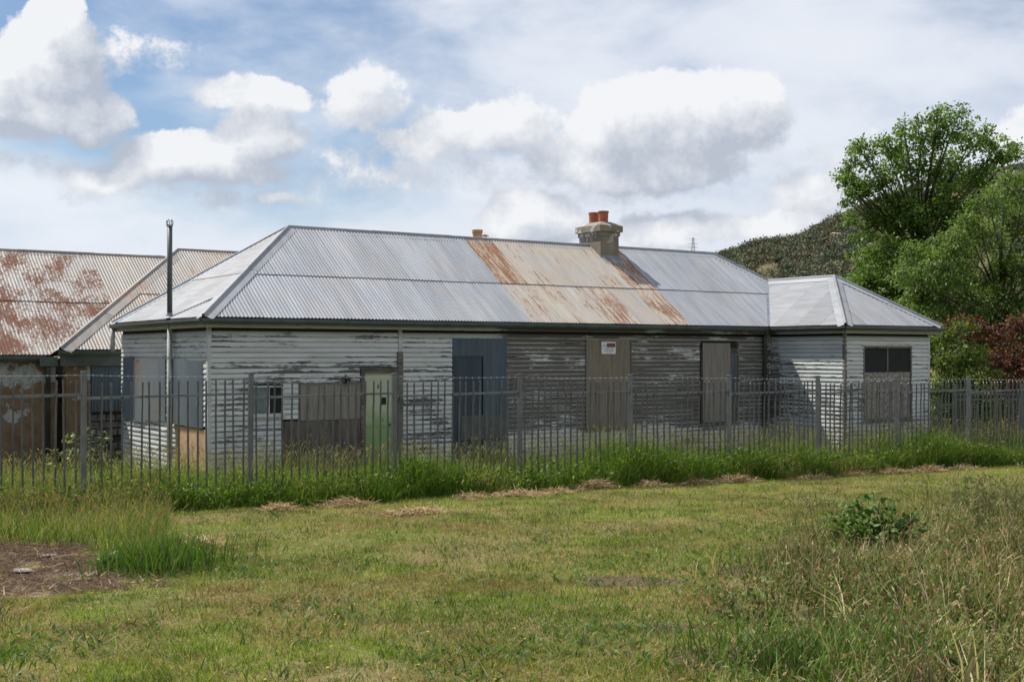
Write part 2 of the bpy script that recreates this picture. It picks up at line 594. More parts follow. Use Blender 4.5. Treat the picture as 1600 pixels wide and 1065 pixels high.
GUTTER = plain("gutter_dark_green", (0.045, 0.060, 0.052), 0.45, 0.3, 3.0)
DARK = plain("dark_interior", (0.012, 0.013, 0.014), 0.9, 0.2)
PLY = plain("weathered_plywood", (0.200, 0.165, 0.118), 0.85, 0.18, 1.6, stretch=(12, 12, 1), col2=(0.235, 0.205, 0.155))
PLY_D = plain("dark_stained_plywood", (0.095, 0.076, 0.06), 0.85, 0.35, 1.6, stretch=(7, 7, 1.2), col2=(0.15, 0.125, 0.10))
PLY_G = plain("grey_plywood", (0.20, 0.178, 0.15), 0.85, 0.18, 1.4, stretch=(11, 11, 1), col2=(0.24, 0.218, 0.188))
PLY_NEW = plain("tan_plywood", (0.42, 0.27, 0.145), 0.8, 0.2, 2.0)
OSB = plain("strand_board", (0.22, 0.19, 0.16), 0.85, 0.5, 16.0, col2=(0.33, 0.29, 0.25))
PANE = plain("dark_plastic_pane", (0.15, 0.172, 0.165), 0.3, 0.2, 1.0)
PIPE_D = plain("dark_vent_pipe", (0.055, 0.065, 0.065), 0.5, 0.2, 4.0)
PIPE_W = plain("painted_pipe", (0.36, 0.38, 0.37), 0.6, 0.2, 4.0)
TERRA = plain("terracotta", (0.38, 0.125, 0.065), 0.8, 0.25, 9.0)
BUFF = plain("buff_clay", (0.33, 0.18, 0.085), 0.8, 0.2, 9.0)
LEAD = plain("lead_flashing", (0.20, 0.23, 0.27), 0.5, 0.2, 4.0, metal=0.3)
FENCE_M = plain("galvanised_fence", (0.082, 0.091, 0.092), 0.36, 0.2, 5.0, metal=0.4)
FENCE_P = plain("galvanised_post", (0.13, 0.142, 0.148), 0.40, 0.16, 5.0, metal=0.5)
CONC = plain("stone", (0.16, 0.15, 0.14), 0.9, 0.4, 5.0)

m_chim, nt, b = new_mat("rendered_chimney")
p = position(nt)
cn = noise(nt, p, 3.0, 5, 0.6); fn = noise(nt, p, 17.0, 4, 0.65)
body = mixc(nt, cn.ramp(0.3, 0.7), (0.17, 0.145, 0.105), (0.25, 0.22, 0.17))
_, _, cz = sep(nt, p)
wh = (noise(nt, p, 4.2, 4, 0.6) + cz.ramp(EYE + 2.45, EYE + 3.05, -0.16, -0.01)).ramp(0.54, 0.60)
body = mixc(nt, wh, body, (0.42, 0.41, 0.38))
body = mixc(nt, fn.ramp(0.6, 0.75), body, (0.10, 0.09, 0.07))
setin(nt, b, 'Base Color', body); setin(nt, b, 'Roughness', 0.92)
bump(nt, b, fn + wh * 0.5, 0.5, 0.02)
CHIM = m_chim

m_pl, nt, b = new_mat("flaking_plaster")
p = position(nt); _, _, pz = sep(nt, p)
pn = noise(nt, p, 1.6, 6, 0.62)
fl = (pn + pz.ramp(EYE - 2.4, EYE - 0.2, -0.26, 0.08)).ramp(0.50, 0.535)
tan = mixc(nt, noise(nt, p, 5.0, 4).ramp(0.3, 0.7), (0.115, 0.072, 0.042), (0.17, 0.115, 0.07))
whi = mixc(nt, noise(nt, p, 9.0, 4).ramp(0.45, 0.7), (0.29, 0.305, 0.295), (0.17, 0.185, 0.18))
setin(nt, b, 'Base Color', mixc(nt, fl, tan, whi)); setin(nt, b, 'Roughness', 0.9)
bump(nt, b, fl, 0.4, 0.01)
PLASTER = m_pl

m_door, nt, b = new_mat("green_painted_door")
p = texco(nt, 'Object', house); t_, u_, z_ = sep(nt, p)
dn = noise(nt, p, 3.0, 5, 0.6)
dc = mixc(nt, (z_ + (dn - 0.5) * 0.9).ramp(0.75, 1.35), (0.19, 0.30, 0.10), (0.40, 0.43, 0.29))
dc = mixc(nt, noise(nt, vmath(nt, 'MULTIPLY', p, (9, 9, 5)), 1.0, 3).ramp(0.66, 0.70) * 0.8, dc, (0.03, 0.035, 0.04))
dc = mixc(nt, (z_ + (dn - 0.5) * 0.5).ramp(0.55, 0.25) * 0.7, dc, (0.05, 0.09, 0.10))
setin(nt, b, 'Base Color', dc); setin(nt, b, 'Roughness', 0.6)
DOOR = m_door

# ------------------------------------------------------------------ corrugated roofs
PITCH = 0.0762
ZE = 0.678; ZR = 2.69; W_ = 2.80; P_ = (ZR - ZE) / W_
T0 = 2.89; TEND = 17.97; ZWR = 1.94; PW = (ZWR - ZE) / 1.75; TRE = TEND - (ZR - ZE) / PW      # right ridge end
UW = -2.37; WT0 = 14.47


def roof_face(parent, org, ax, inw, slope, length, umin, umax, splits, matf, seg=6, width=0.762, amp=0.0085, start=0.0):
    """corrugated sheets side by side: org+ax*t along the eave, inw*u up the slope (plan distance)"""
    org = Vector(org); ax = Vector(ax); inw = Vector(inw)
    nrm = (Vector((0, 0, 1)) - inw * slope).normalized()
    upv = inw + Vector((0, 0, slope))
    ncol = int(math.ceil((length - start) / width))
    for c in range(ncol):
        a = start + c * width; bnd = min(a + width + 0.03, length)
        for r in range(len(splits) - 1):
            lift = 0.006 + 0.014 * r + random.uniform(0, 0.003) + (c % 2) * 0.002
            s0 = splits[r] - (0.07 if r else 0.0) + random.uniform(-0.006, 0.006); s1 = splits[r + 1] + (0.0 if r == len(splits) - 2 else 0.02)
            nstep = max(2, int(round((bnd - a) / PITCH * seg)))
            vs, fs = [], []; okp = None
            for k in range(nstep + 1):
                t = a + (bnd - a) * k / nstep
                u0 = max(s0, umin(t)); u1 = min(s1, umax(t))
                ok = u1 > u0 + 1e-4
                if not ok: u1 = u0
                h = amp * math.cos(2 * math.pi * t / PITCH) + lift
                i = len(vs)
                vs.append(org + ax * t + upv * u0 + nrm * h); vs.append(org + ax * t + upv * u1 + nrm * h)
                if k and (ok or okp): fs.append((i - 2, i, i + 1, i - 1))
                okp = ok
            if not fs: continue
            pydata("roof_sheet", vs, fs, matf(a + width / 2, r), parent, smooth=True)


def cap_line(parent, P, Q, n1dir, n2dir, mat, flange=0.20, piece=1.8, roll=0.028, name="ridge_cap", lift=0.022):
    """folded ridge capping with a rolled top; n1dir/n2dir: vectors lying in each roof plane, pointing away from the ridge"""
    P = Vector(P); Q = Vector(Q); L = (Q - P).length; d = (Q - P) / L
    n = max(1, round(L / piece))
    f1 = Vector(n1dir); f1 -= d * f1.dot(d); f1.normalize()
    f2 = Vector(n2dir); f2 -= d * f2.dot(d); f2.normalize()
    up = -(f1 + f2); up = up.normalized() if up.length > 1e-3 else Vector((0, 0, 1))
    if up.z < 0: up = -up
    for k in range(n):
        a = P + d * (L * k / n - (0.04 if k else 0)); bq = P + d * (L * (k + 1) / n)
        lf = lift + 0.004 * (k % 2) + random.uniform(0, .003)
        prof = [f1 * flange + up * lf, f1 * 0.035 + up * lf]
        side = (f1 - f2).normalized()
        for j in range(7):
            an = math.pi * (j / 6.0) * 1.16 - 0.08 * math.pi
            prof.append(side * (roll * math.cos(an)) + up * (lf + 0.012 + roll * math.sin(an)))
        prof += [f2 * 0.035 + up * lf, f2 * flange + up * lf]
        vs = [a + v for v in prof] + [bq + v for v in prof]; m = len(prof)
        fs = [(j, j + 1, m + j + 1, m + j) for j in range(m - 1)]
        pydata(name, vs, fs, mat, parent)


roof = empty("roof", (0, 0, 0)); roof.parent = house
ex, ey = Vector((1, 0, 0)), Vector((0, 1, 0))
INF = 1e9
hipL = T0 / W_          # plan run of the end hip per unit of depth


def front_max(t):
    a = t / hipL
    bb = (TEND - t) * PW / P_
    # right of the wing valley the wing covers the slope
    return min(W_, a, bb)


def front_min(t):
    # valley against the wing: wing left slope z = ZE+(t-WT0)*PW
    if t > WT0: return min((t - WT0) * PW / P_, 5.0)
    return 0.0


def front_mat(t, r):
    if r == 1 and 7.3 < t < 12.0:
        return RUST_H if t < 7.9 else RUST_A
    if r == 0 and 7.3 < t < 12.0:
        return RUST_A if (8.0 < t < 8.8 or t > 11.2) else RUST_B
    return IRON


roof_face(roof, (0, 0, Z(ZE)), ex, ey, P_, TEND, front_min, front_max, [0.0, 1.30, W_], front_mat, start=-0.37)
# left end hip: eave runs along u
PLH = (ZR - ZE) / T0
roof_face(roof, (0, 2 * W_, Z(ZE)), -ey, ex, PLH, 2 * W_, lambda s: 0.0, lambda s: min(s, 2 * W_ - s) * hipL, [0.0, 1.35, T0], lambda t, r: IRON_L)
# wing left slope and wing front hip
WA = 1.86                                                                  # plan run of the wing's front hip


def wl_max(s):       # s measured from the front eave backwards
    return min(1.75, s * 1.75 / WA)


def wl_min(s):
    uu = UW + s
    return max(0.0, uu * P_ / PW) if uu > 0 else 0.0


roof_face(roof, (WT0, UW, Z(ZE)), ey, ex, PW, 4.13, wl_min, wl_max, [0.0, 1.75], lambda t, r: IRON_L)
PWF = (ZWR - ZE) / WA
roof_face(roof, (WT0, UW, Z(ZE)), ex, ey, PWF, 3.5, lambda s: 0.0, lambda s: min(s, 3.5 - s) * WA / 1.75, [0.0, WA], lambda t, r: IRON_L)
# right slope (one plane for wing and main) and rear slope
LR = -UW + 2 * W_


def right_max(s):
    uu = UW + s
    a = s * 1.75 / WA if s < WA else 1.75
    if uu > 0: a = max(min(a, 1.75), min(uu * P_ / PW, (2 * W_ - uu) * P_ / PW))
    if uu > W_: a = (2 * W_ - uu) * P_ / PW
    return max(0.0, a)


roof_face(roof, (TEND, UW, Z(ZE)), ey, -ex, PW, LR, lambda s: 0.0, right_max, [0.0, 2.9], lambda t, r: IRON, seg=4)
roof_face(roof, (TEND, 2 * W_, Z(ZE)), -ex, -ey, P_, TEND, lambda s: 0.0, lambda s: min(W_, s * PW / P_, (TEND - s) / hipL), [0.0, W_], lambda t, r: IRON, seg=3)
# decking under the sheets
dz_ = -0.03
V = lambda t, u, z: (t, u, Z(z) + dz_)
mb = MB()
mb.poly([V(0, 0, ZE), V(TEND, 0, ZE), V(TRE, W_, ZR), V(T0, W_, ZR)])
mb.poly([V(0, 2 * W_, ZE), V(0, 0, ZE), V(T0, W_, ZR)])
mb.poly([V(TEND, 0, ZE), V(TEND, 2 * W_, ZE), V(TRE, W_, ZR)])
mb.poly([V(TEND, 2 * W_, ZE), V(0, 2 * W_, ZE), V(T0, W_, ZR), V(TRE, W_, ZR)])
mb.poly([V(WT0, UW, ZE), V(TEND, UW, ZE), V(WT0 + 1.75, UW + WA, ZWR)])
mb.poly([V(WT0, UW, ZE), V(WT0 + 1.75, UW + WA, ZWR), V(WT0 + 1.75, 1.75, ZWR), V(WT0, 0, ZE)])
mb.poly([V(TEND, UW, ZE), V(TEND, 0, ZE), V(WT0 + 1.75, 1.75, ZWR), V(WT0 + 1.75, UW + WA, ZWR)])
mb.build("deck", DARK, roof, recalc=False)
# cappings
dn_f = Vector((0, -1, -P_)); dn_r = Vector((0, 1, -P_)); dn_l = Vector((-1, 0, -PLH)); dn_rt = Vector((1, 0, -PW))
A3 = lambda t, u, z: Vector((t, u, Z(z)))
cap_line(roof, A3(T0, W_, ZR), A3(10.98, W_, ZR), dn_f, dn_r, IRON)
cap_line(roof, A3(11.62, W_, ZR), A3(TRE, W_, ZR), dn_f, dn_r, IRON)
cap_line(roof, A3(0, 0, ZE), A3(T0, W_, ZR), dn_l, dn_f, IRON, flange=0.19)
cap_line(roof, A3(0, 2 * W_, ZE), A3(T0, W_, ZR), dn_l, dn_r, IRON)
cap_line(roof, A3(TEND - .5, 0.5 * PW / P_, ZE + .5 * PW), A3(TRE, W_, ZR), dn_f, dn_rt, IRON)
cap_line(roof, A3(WT0 + 1.75, UW + WA, ZWR), A3(WT0 + 1.75, 1.80, ZWR), Vector((-1, 0, -PW)), dn_rt, IRON_L)
cap_line(roof, A3(WT0, UW, ZE), A3(WT0 + 1.75, UW + WA, ZWR), Vector((-1, 0, -PW)), Vector((0, -1, -PWF)), IRON_L, flange=0.19)
cap_line(roof, A3(TEND, UW, ZE), A3(WT0 + 1.75, UW + WA, ZWR), dn_rt, Vector((0, -1, -PWF)), IRON)
# valley strip between main slope and wing
vd = Vector((1, PW / P_, PW)).normalized()
mb = MB()
a = A3(WT0, 0, ZE); bq = A3(WT0 + 1.72, 1.72 * PW / P_, ZE + 1.72 * PW)
mb.poly([a + Vector((-.08, 0, .02)), a + Vector((.05, 0, .015)), bq + Vector((.05, 0, .015)), bq + Vector((-.08, 0, .02))])
mb.build("valley_strip", LEAD, roof, recalc=False)

# ------------------------------------------------------------------ gutters, fascia
G_PROF = [(0, 0.02), (0, -0.085), (0.085, -0.085), (0.105, -0.04), (0.105, 0.0), (0.098, 0.0), (0.098, -0.04), (0.08, -0.075), (0.01, -0.075), (0.01, 0.02)]


def gutter(parent, p0, p1, out, length=3.0, name="gutter", mat=None):
    p0 = Vector(p0); p1 = Vector(p1); L = (p1 - p0).length; n = max(1, round(L / length)); d = (p1 - p0) / L
    for k in range(n):
        sag = random.uniform(-.006, .004)
        MB().prism(G_PROF, p0 + d * (L * k / n) + Vector((0, 0, sag)), p0 + d * (L * (k + 1) / n + (0.02 if k < n - 1 else 0)) + Vector((0, 0, sag * .3)), out).build(name, mat or GUTTER, parent)


gz = Z(ZE) - 0.035
gutter(house, (-0.06, -0.0, gz), (WT0 + 0.0, -0.0, gz), (0, -1, 0))
gutter(house, (0, 2 * W_, gz), (0, -0.06, gz), (-1, 0, 0), 3.0)
gutter(house, (WT0, 0, gz), (WT0, UW - 0.06, gz), (-1, 0, 0))
gutter(house, (WT0 - 0.06, UW, gz), (TEND + 0.05, UW, gz), (0, -1, 0))
gutter(house, (TEND, UW, gz), (TEND, 2 * W_, gz), (1, 0, 0), 8)
# fascia boards right behind the gutter, soffit, frieze
fz0, fz1 = Z(0.485), Z(ZE) - 0.03
for nm, a, bb in (("fascia_board", (0.03, 0.012, fz0), (WT0 - .02, 0.035, fz1)), ("fascia_board", (0.012, 0.04, fz0), (0.035, 2 * W_, fz1)),
                  ("fascia_board", (WT0 + .012, UW + .04, fz0), (WT0 + .035, 0.01, fz1)), ("fascia_board", (WT0 + .04, UW + .012, fz0), (TEND - .03, UW + .035, fz1)),
                  ("fascia_board", (TEND - .035, UW + .04, fz0), (TEND - .012, 2 * W_, fz1)),
                  ("soffit", (0.036, 0.036, fz0 + .03), (WT0 + .1, 0.2, fz0 + .045)), ("soffit", (0.037, 0.2, fz0 + .03), (0.2, 2 * W_, fz0 + .045)),
                  ("soffit", (WT0 + .037, UW + .2, fz0 + .03), (WT0 + .2, 0.03, fz0 + .045)), ("soffit", (WT0 + .037, UW + .037, fz0 + .03), (TEND - .04, UW + .2, fz0 + .045))):
    MB().box(a, bb).build(nm, TRIM, house)

# ------------------------------------------------------------------ walls of weatherboards
ROW = 0.0975
prof = [(0, 0), (-0.024, 0.0), (-0.033, 0.010), (-0.031, 0.040), (-0.020, 0.078), (-0.005, 0.103), (0, 0.103)]
bv = [(0, y, z) for y, z in prof] + [(1, y, z) for y, z in prof]
nP = len(prof)
bf = [(j, nP + j, nP + (j + 1) % nP, (j + 1) % nP) for j in range(nP)] + [tuple(range(nP)), tuple(range(2 * nP - 1, nP - 1, -1))]
board_me = bpy.data.meshes.new("board")
board_me.from_pydata(bv, [], bf); board_me.update()
bm = bmesh.new(); bm.from_mesh(board_me); bmesh.ops.recalc_face_normals(bm, faces=bm.faces); bm.to_mesh(board_me); bm.free()
board_me.materials.append(BOARD)
WALLBASE = -0.35


def clad(wall, length, z0, z1, holes, place, joint=3.4):
    """rows of boards; holes: (a, b, zlo, zhi) in wall coordinates; place(s, z) -> (location, rot z)"""
    rows = int((z1 - z0) / ROW)
    for r in range(rows):
        z = z0 + r * ROW
        ivs = [(0.0, length)]
        for (ha, hb, hl, hh) in holes:
            if z + ROW * 0.6 > hl and z + ROW * 0.4 < hh:
                nv = []
                for a, bb in ivs:
                    if hb <= a or ha >= bb: nv.append((a, bb)); continue
                    if ha - a > 0.03: nv.append((a, ha))
                    if bb - hb > 0.03: nv.append((hb, bb))
                ivs = nv
        for a, bb in ivs:
            cuts = [a]
            while bb - cuts[-1] > joint * 1.5: cuts.append(cuts[-1] + random.uniform(0.75, 1.3) * joint)
            cuts.append(bb)
            for k in range(len(cuts) - 1):
                o = bpy.data.objects.new("board", board_me); COL.objects.link(o); o.parent = wall
                loc, rz = place(cuts[k] + 0.001, z)
                o.location = loc + Vector((0, 0, random.uniform(-.002, .002))); o.rotation_euler = (random.uniform(-.02, .02), random.uniform(-.0012, .0012), rz)
                o.scale = (cuts[k + 1] - cuts[k] - 0.003, random.uniform(0.92, 1.12), 1)


UF = 0.15
WTOP = Z(0.515)
# front wall
fw = MB().box((0.16, UF + 0.002, WALLBASE), (WT0 + .14, UF + 0.12, WTOP)).build("front_wall", DARK, house)
F_HOLES = [(0.96 - .15, 1.60 - .15, Z(-1.14), Z(-0.60)), (1.94 - .15, 3.26 - .15, Z(-1.27), Z(-0.57)), (1.59 - .15, 3.26 - .15, WALLBASE - 1, Z(-1.24)),
           (3.22 - .15, 4.17 - .15, WALLBASE - 1, Z(-0.30)), (4.07 - .15, 4.16 - .15, WALLBASE - 1, 9), (5.34 - .15, 6.69 - .15, WALLBASE - 1, Z(0.33)),
           (8.81 - .15, 10.12 - .15, Z(-1.66), Z(0.33)), (12.26 - .15, 13.46 - .15, Z(-1.65), Z(0.27))]
clad(fw, WT0, WALLBASE, WTOP, F_HOLES, lambda s, z: (Vector((0.15 + s, UF, z)), 0.0))
# left wall (faces -t): boards run from back to front
lw = MB().box((0.152, UF + .125, WALLBASE), (0.27, 2 * W_ - .15, WTOP)).build("side_wall", DARK, house)
LL = 2 * W_ - .30
clad(lw, LL, WALLBASE, WTOP, [(LL + .15 - 5.19 , LL + .15 - 2.50, Z(-1.30), Z(-0.14)), (LL + .15 - 2.0, LL + .15 - .40, Z(-1.30), Z(-.14)), (LL + .15 - 1.90, LL + .15 - .12, WALLBASE - 1, Z(-1.38))],
     lambda s, z: (Vector((0.15, 2 * W_ - .15 - s, z)), -math.pi / 2))
# wing walls
TWL = WT0 + .15; UWF = UW + .15; TWR = TEND - .28
ww = MB().box((TWL + .002, UWF + .125, WALLBASE), (TWL + .12, 0.14, WTOP)).build("wing_side_wall", DARK, house)
clad(ww, -UWF + .14, WALLBASE, WTOP, [], lambda s, z: (Vector((TWL, 0.14 - s, z)), -math.pi / 2))
wf = MB().box((TWL + .01, UWF + .002, WALLBASE), (TWR, UWF + .12, WTOP)).build("wing_front_wall", DARK, house)
clad(wf, TWR - TWL, WALLBASE, WTOP, [(15.25 - TWL, 17.01 - TWL, Z(-1.57), Z(0.18))], lambda s, z: (Vector((TWL + s, UWF, z)), 0.0))
# right and rear walls
rw = MB().box((TWR - .12, UWF + .125, WALLBASE), (TWR - .002, 2 * W_ - .15, WTOP)).build("end_wall", DARK, house)
clad(rw, 2 * W_ - .15 - UWF, WALLBASE, WTOP, [], lambda s, z: (Vector((TWR, UWF + s, z)), math.pi / 2), joint=9)
MB().box((.16, 2 * W_ - .26, WALLBASE), (TWR - .13, 2 * W_ - .14, WTOP)).build("rear_wall", BOARD_S, house)
# corner stops and cover strips
CS = 0.075
for x0, y0 in ((0.118, 0.118), (TWL - .032, UWF - .032), (TWR - .045, UWF - .030)):
    MB().box((x0, y0, WALLBASE), (x0 + CS, y0 + CS, WTOP)).build("corner_stop", TRIM if x0 < 14 else TRIM_BARE if x0 < 15 else TRIM, house)
MB().box((4.075, 0.112, Z(0.05)), (4.155, 0.16, WTOP)).build("cover_strip", TRIM, house)
MB().box((4.045, 0.085, WALLBASE), (4.165, 0.158, Z(0.045))).build("cover_strip", TRIM_BARE, house)
MB().box((TWL - .10, 0.10, WALLBASE), (TWL - .035, 0.16, WTOP)).build("cover_strip", TRIM, house)

# ------------------------------------------------------------------ openings on the front
def panel(name, a, b_, mat, parent=house, y=0.13, th=0.018, wob=0.004):
    """sheet on the front wall from (t0,z0) to (t1,z1), slightly warped"""
    (t0, z0), (t1, z1) = a, b_
    vs, fs = [], []; nx, nz = 4, 4
    for side in (0, 1):
        for i in range(nz + 1):
            for j in range(nx + 1):
                vs.append((t0 + (t1 - t0) * j / nx, y - (th if side == 0 else 0) + (random.uniform(-wob, wob) if side == 0 else 0), z0 + (z1 - z0) * i / nz))
    n1_ = (nx + 1) * (nz + 1)
    for i in range(nz):
        for j in range(nx):
            k = i * (nx + 1) + j
            fs.append((k, k + 1, k + nx + 2, k + nx + 1)); fs.append((n1_ + k, n1_ + k + nx + 1, n1_ + k + nx + 2, n1_ + k + 1))
    def ring(ids):
        for q in range(len(ids) - 1): fs.append((ids[q], n1_ + ids[q], n1_ + ids[q + 1], ids[q + 1]))
    ring([j for j in range(nx + 1)]); ring([nz * (nx + 1) + j for j in range(nx, -1, -1)])
    ring([i * (nx + 1) + nx for i in range(nz + 1)]); ring([i * (nx + 1) for i in range(nz, -1, -1)])
    return pydata(name, vs, fs, mat, parent)


def frame(parent, t0, t1, z0, z1, y0, y1, w, mat, name="frame", bottom=True):
    MB().box((t0, y0, z0), (t0 + w, y1, z1)).build(name, mat, parent)
    MB().box((t1 - w, y0, z0), (t1, y1, z1)).build(name, mat, parent)
    MB().box((t0 + w, y0 + .002, z1 - w), (t1 - w, y1, z1)).build(name, mat, parent)
    if bottom: MB().box((t0 + w, y0 + .002, z0), (t1 - w, y1, z0 + w)).build(name, mat, parent)


# small sliding window: left half closed with a board, right half open and dark
w1 = MB().box((0.97, 0.20, Z(-1.14)), (1.59, 0.24, Z(-0.60))).build("window", DARK, house)
frame(w1, 0.95, 1.61, Z(-1.15), Z(-0.59), 0.105, 0.20, 0.035, TRIM)
MB().box((0.99, 0.13, Z(-1.11)), (1.29, 0.15, Z(-0.63))).build("pane", plain("teal_grey_board", (0.13, 0.165, 0.165), 0.6, .2), w1)
MB().box((1.29, 0.12, Z(-1.11)), (1.325, 0.16, Z(-0.63))).build("mullion", TRIM, w1)
MB().box((0.93, 0.08, Z(-1.185)), (1.63, 0.16, Z(-1.15))).build("sill", TRIM, w1)
# plywood covers
panel("plywood_cover", (1.95, Z(-1.27)), (3.24, Z(-0.575)), PLY_G, y=.135)
panel("plywood_cover", (1.60, WALLBASE), (2.36, Z(-1.275)), PLY_D, y=.14)
panel("plywood_cover", (2.365, WALLBASE), (3.235, Z(-1.28)), PLY_D, y=.142)
MB().box((1.94, .10, Z(-.575)), (3.24, .15, Z(-.55))).build("cover_strip", TRIM_BARE, house)
# conduit lamp over the plywood
lp = MB().tube([(2.90, .12, Z(-.42)), (2.90, .06, Z(-.44)), (2.90, .03, Z(-.47))], .02, 8).build("wall_lamp", PIPE_D, house)
MB().lathe((2.90, 0.03, Z(-.56)), [(0.0, .10), (.04, .095), (.055, .05), (.05, .0), (.0, 0.0)], 10).build("lamp_shade", DARK, lp)
# green door
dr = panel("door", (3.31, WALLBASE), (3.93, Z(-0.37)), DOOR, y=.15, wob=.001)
frame(dr, 3.23, 4.04, WALLBASE, Z(-0.30), 0.09, 0.16, 0.075, TRIM_BARE, "door_frame", bottom=False)
MB().box((3.22, .075, Z(-.30)), (4.05, .16, Z(-.275))).build("drip_head", TRIM_BARE, dr)
MB().box((3.315, .126, Z(-1.44)), (3.925, .129, Z(-1.435))).build("door_rail", PLY_D, dr)
MB().lathe((3.87, 0.11, Z(-1.40)), [(0, .02), (.018, .02), (.024, 0), (.018, -.02), (0, -.02)], 10).build("door_knob", PIPE_D, dr)
MB().box((3.70, .124, Z(-1.00)), (3.80, .130, Z(-.86))).build("plate", DARK, dr)


# corrugated sheets nailed over a doorway, corrugations upright
def upright_iron(name, t0, t1, z0, z1, mat, y, parent=house, rotated=False, seg=6, pitch=PITCH, amp=.011):
    n = max(4, int((t1 - t0) / pitch * seg)); vs, fs = [], []
    ph = random.random() * 6
    for k in range(n + 1):
        t = t0 + (t1 - t0) * k / n
        h = y - amp * math.cos(2 * math.pi * t / pitch + ph)
        zj = random.uniform(-.002, .002)
        for z in (z0 + zj, z1 + zj):
            vs.append((t, h, z) if not rotated else (h, t, z))
        if k: fs.append((2 * k - 2, 2 * k, 2 * k + 1, 2 * k - 1))
    return pydata(name, vs, fs, mat, parent, smooth=True)


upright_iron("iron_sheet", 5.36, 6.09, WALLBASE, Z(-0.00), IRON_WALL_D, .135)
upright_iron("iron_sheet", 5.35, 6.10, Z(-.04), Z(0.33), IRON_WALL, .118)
upright_iron("iron_sheet", 6.085, 6.68, WALLBASE, Z(0.335), IRON_WALL, .112)
panel("plywood_cover", (5.53, Z(-1.78)), (6.67, Z(-1.28)), plain("grey_green_board", (.095, .10, .09), .8, .2), y=.098)
# boarded sash windows
wv = panel("window_cover", (8.83, Z(-1.66)), (10.07, Z(0.325)), PLY, y=.128, wob=.006)
MB().box((8.80, .10, Z(-1.66)), (8.828, .16, Z(.33))).build("frame", TRIM_BARE, wv)
MB().box((10.075, .10, Z(-1.66)), (10.115, .16, Z(.33))).build("frame", TRIM, wv)
MB().box((8.76, .07, Z(-1.71)), (10.15, .16, Z(-1.665))).build("sill", TRIM_BARE, wv)
wv2 = panel("window_cover", (12.30, Z(-1.63)), (13.20, Z(0.265)), PLY_G, y=.10, wob=.008)
panel("backing_board", (12.27, Z(-1.63)), (13.45, Z(.15)), PLY_D, wv2, y=.13)
MB().box((12.235, .10, Z(-1.65)), (12.262, .16, Z(.27))).build("frame", DARK, wv2)
MB().box((13.455, .10, Z(-1.65)), (13.50, .16, Z(.27))).build("frame", TRIM, wv2)
MB().box((12.2, .07, Z(-1.70)), (13.55, .16, Z(-1.655))).build("sill", TRIM_BARE, wv2)
upright_iron("iron_sheet", 13.22, 13.44, Z(-1.3), Z(.02), IRON_WALL, .105)
# wing window: two dark panes over strand board
ww1 = MB().box((15.26, UWF + .06, Z(-1.57)), (17.0, UWF + .09, Z(.17))).build("window", DARK, house)
frame(ww1, 15.24, 17.02, Z(-1.58), Z(.19), UWF - .035, UWF + .06, .045, TRIM_BARE)
MB().box((16.11, UWF - .02, Z(-.41)), (16.15, UWF + .05, Z(.145))).build("mullion", TRIM_BARE, ww1)
for a_, b__ in ((15.29, 16.105), (16.155, 16.97)):
    vs, fs = [], []; n = 7
    for i in range(n + 1):
        for j in range(n + 1):
            s_, r_ = i / n, j / n
            dy_ = .02 * math.sin(3 * s_ + 2 * r_) * (1 - s_) + random.uniform(-.003, .003) + .015 * max(0, s_ + r_ - 1.2)
            vs.append((a_ + (b__ - a_) * r_, UWF + .012 + dy_, Z(-.43) + .575 * s_))
    for i in range(n):
        for j in range(n):
            k = i * (n + 1) + j; fs.append((k, k + 1, k + n + 2, k + n + 1))
    pydata("pane", vs, fs, PANE, ww1, smooth=True)
MB().box((15.29, UWF - .01, Z(-1.53)), (16.97, UWF + .005, Z(-.435))).build("strand_board_cover", OSB, ww1)
MB().box((15.18, UWF - .075, Z(-1.62)), (17.08, UWF + .01, Z(-1.582))).build("sill", TRIM_BARE, ww1)
MB().box((15.20, UWF - .055, Z(.192)), (17.06, UWF + .01, Z(.225))).build("window_head", TRIM, ww1)

# ------------------------------------------------------------------ left wall covers and vent pipe
for (a_, b__, zl, zh, mt, off) in ((4.42, 5.19, -1.38, -.08, IRON_WALL, .092), (3.66, 4.46, -1.42, -.11, IRON_WALL_P, .10), (2.86, 3.70, -1.36, -.10, IRON_WALL_P, .09), (2.44, 2.90, -1.33, -.07, IRON_WALL_P, .098),
                                   (1.25, 2.05, -1.36, -.09, IRON_WALL_P, .092), (.36, 1.28, -1.37, -.12, IRON_WALL_P, .10)):
    upright_iron("iron_sheet", a_, b__, Z(zl), Z(zh), mt, off, rotated=True, amp=.014)
pv = panel("plywood_cover", (0, WALLBASE), (1.80, Z(-1.39)), PLY_NEW, y=0.0)
pv.location = (.142, 1.92, 0); pv.rotation_euler = (0, 0, -math.pi / 2)
vp = MB().tube([(0.03, 1.95, WALLBASE), (0.03, 1.95, Z(.62))], .052, 12).build("vent_pipe", PIPE_W, house, smooth=True)
MB().tube([(0.03, 1.95, Z(.56)), (0.03, 1.95, Z(2.50))], .050, 12).build("upper_pipe", PIPE_D, vp, smooth=True)
mb = MB()
for k in range(10):
    an = 2 * math.pi * k / 10
    pts = []
    for j in range(7):
        ph = -0.9 + j * (math.pi / 2 + .9) / 6
        pts.append((0.03 + .068 * math.cos(ph) * math.cos(an), 1.95 + .068 * math.cos(ph) * math.sin(an), Z(2.55) + .068 * math.sin(ph)))
    mb.tube(pts, .009, 4)
mb.lathe((0.03, 1.95, Z(2.48)), [(.055, 0), (.064, .0), (.064, .025), (.055, .025)], 12)
mb.build("wire_cowl", plain("galvanised_wire", (0.26, 0.27, 0.28), .45, .1, metal=.5), vp)
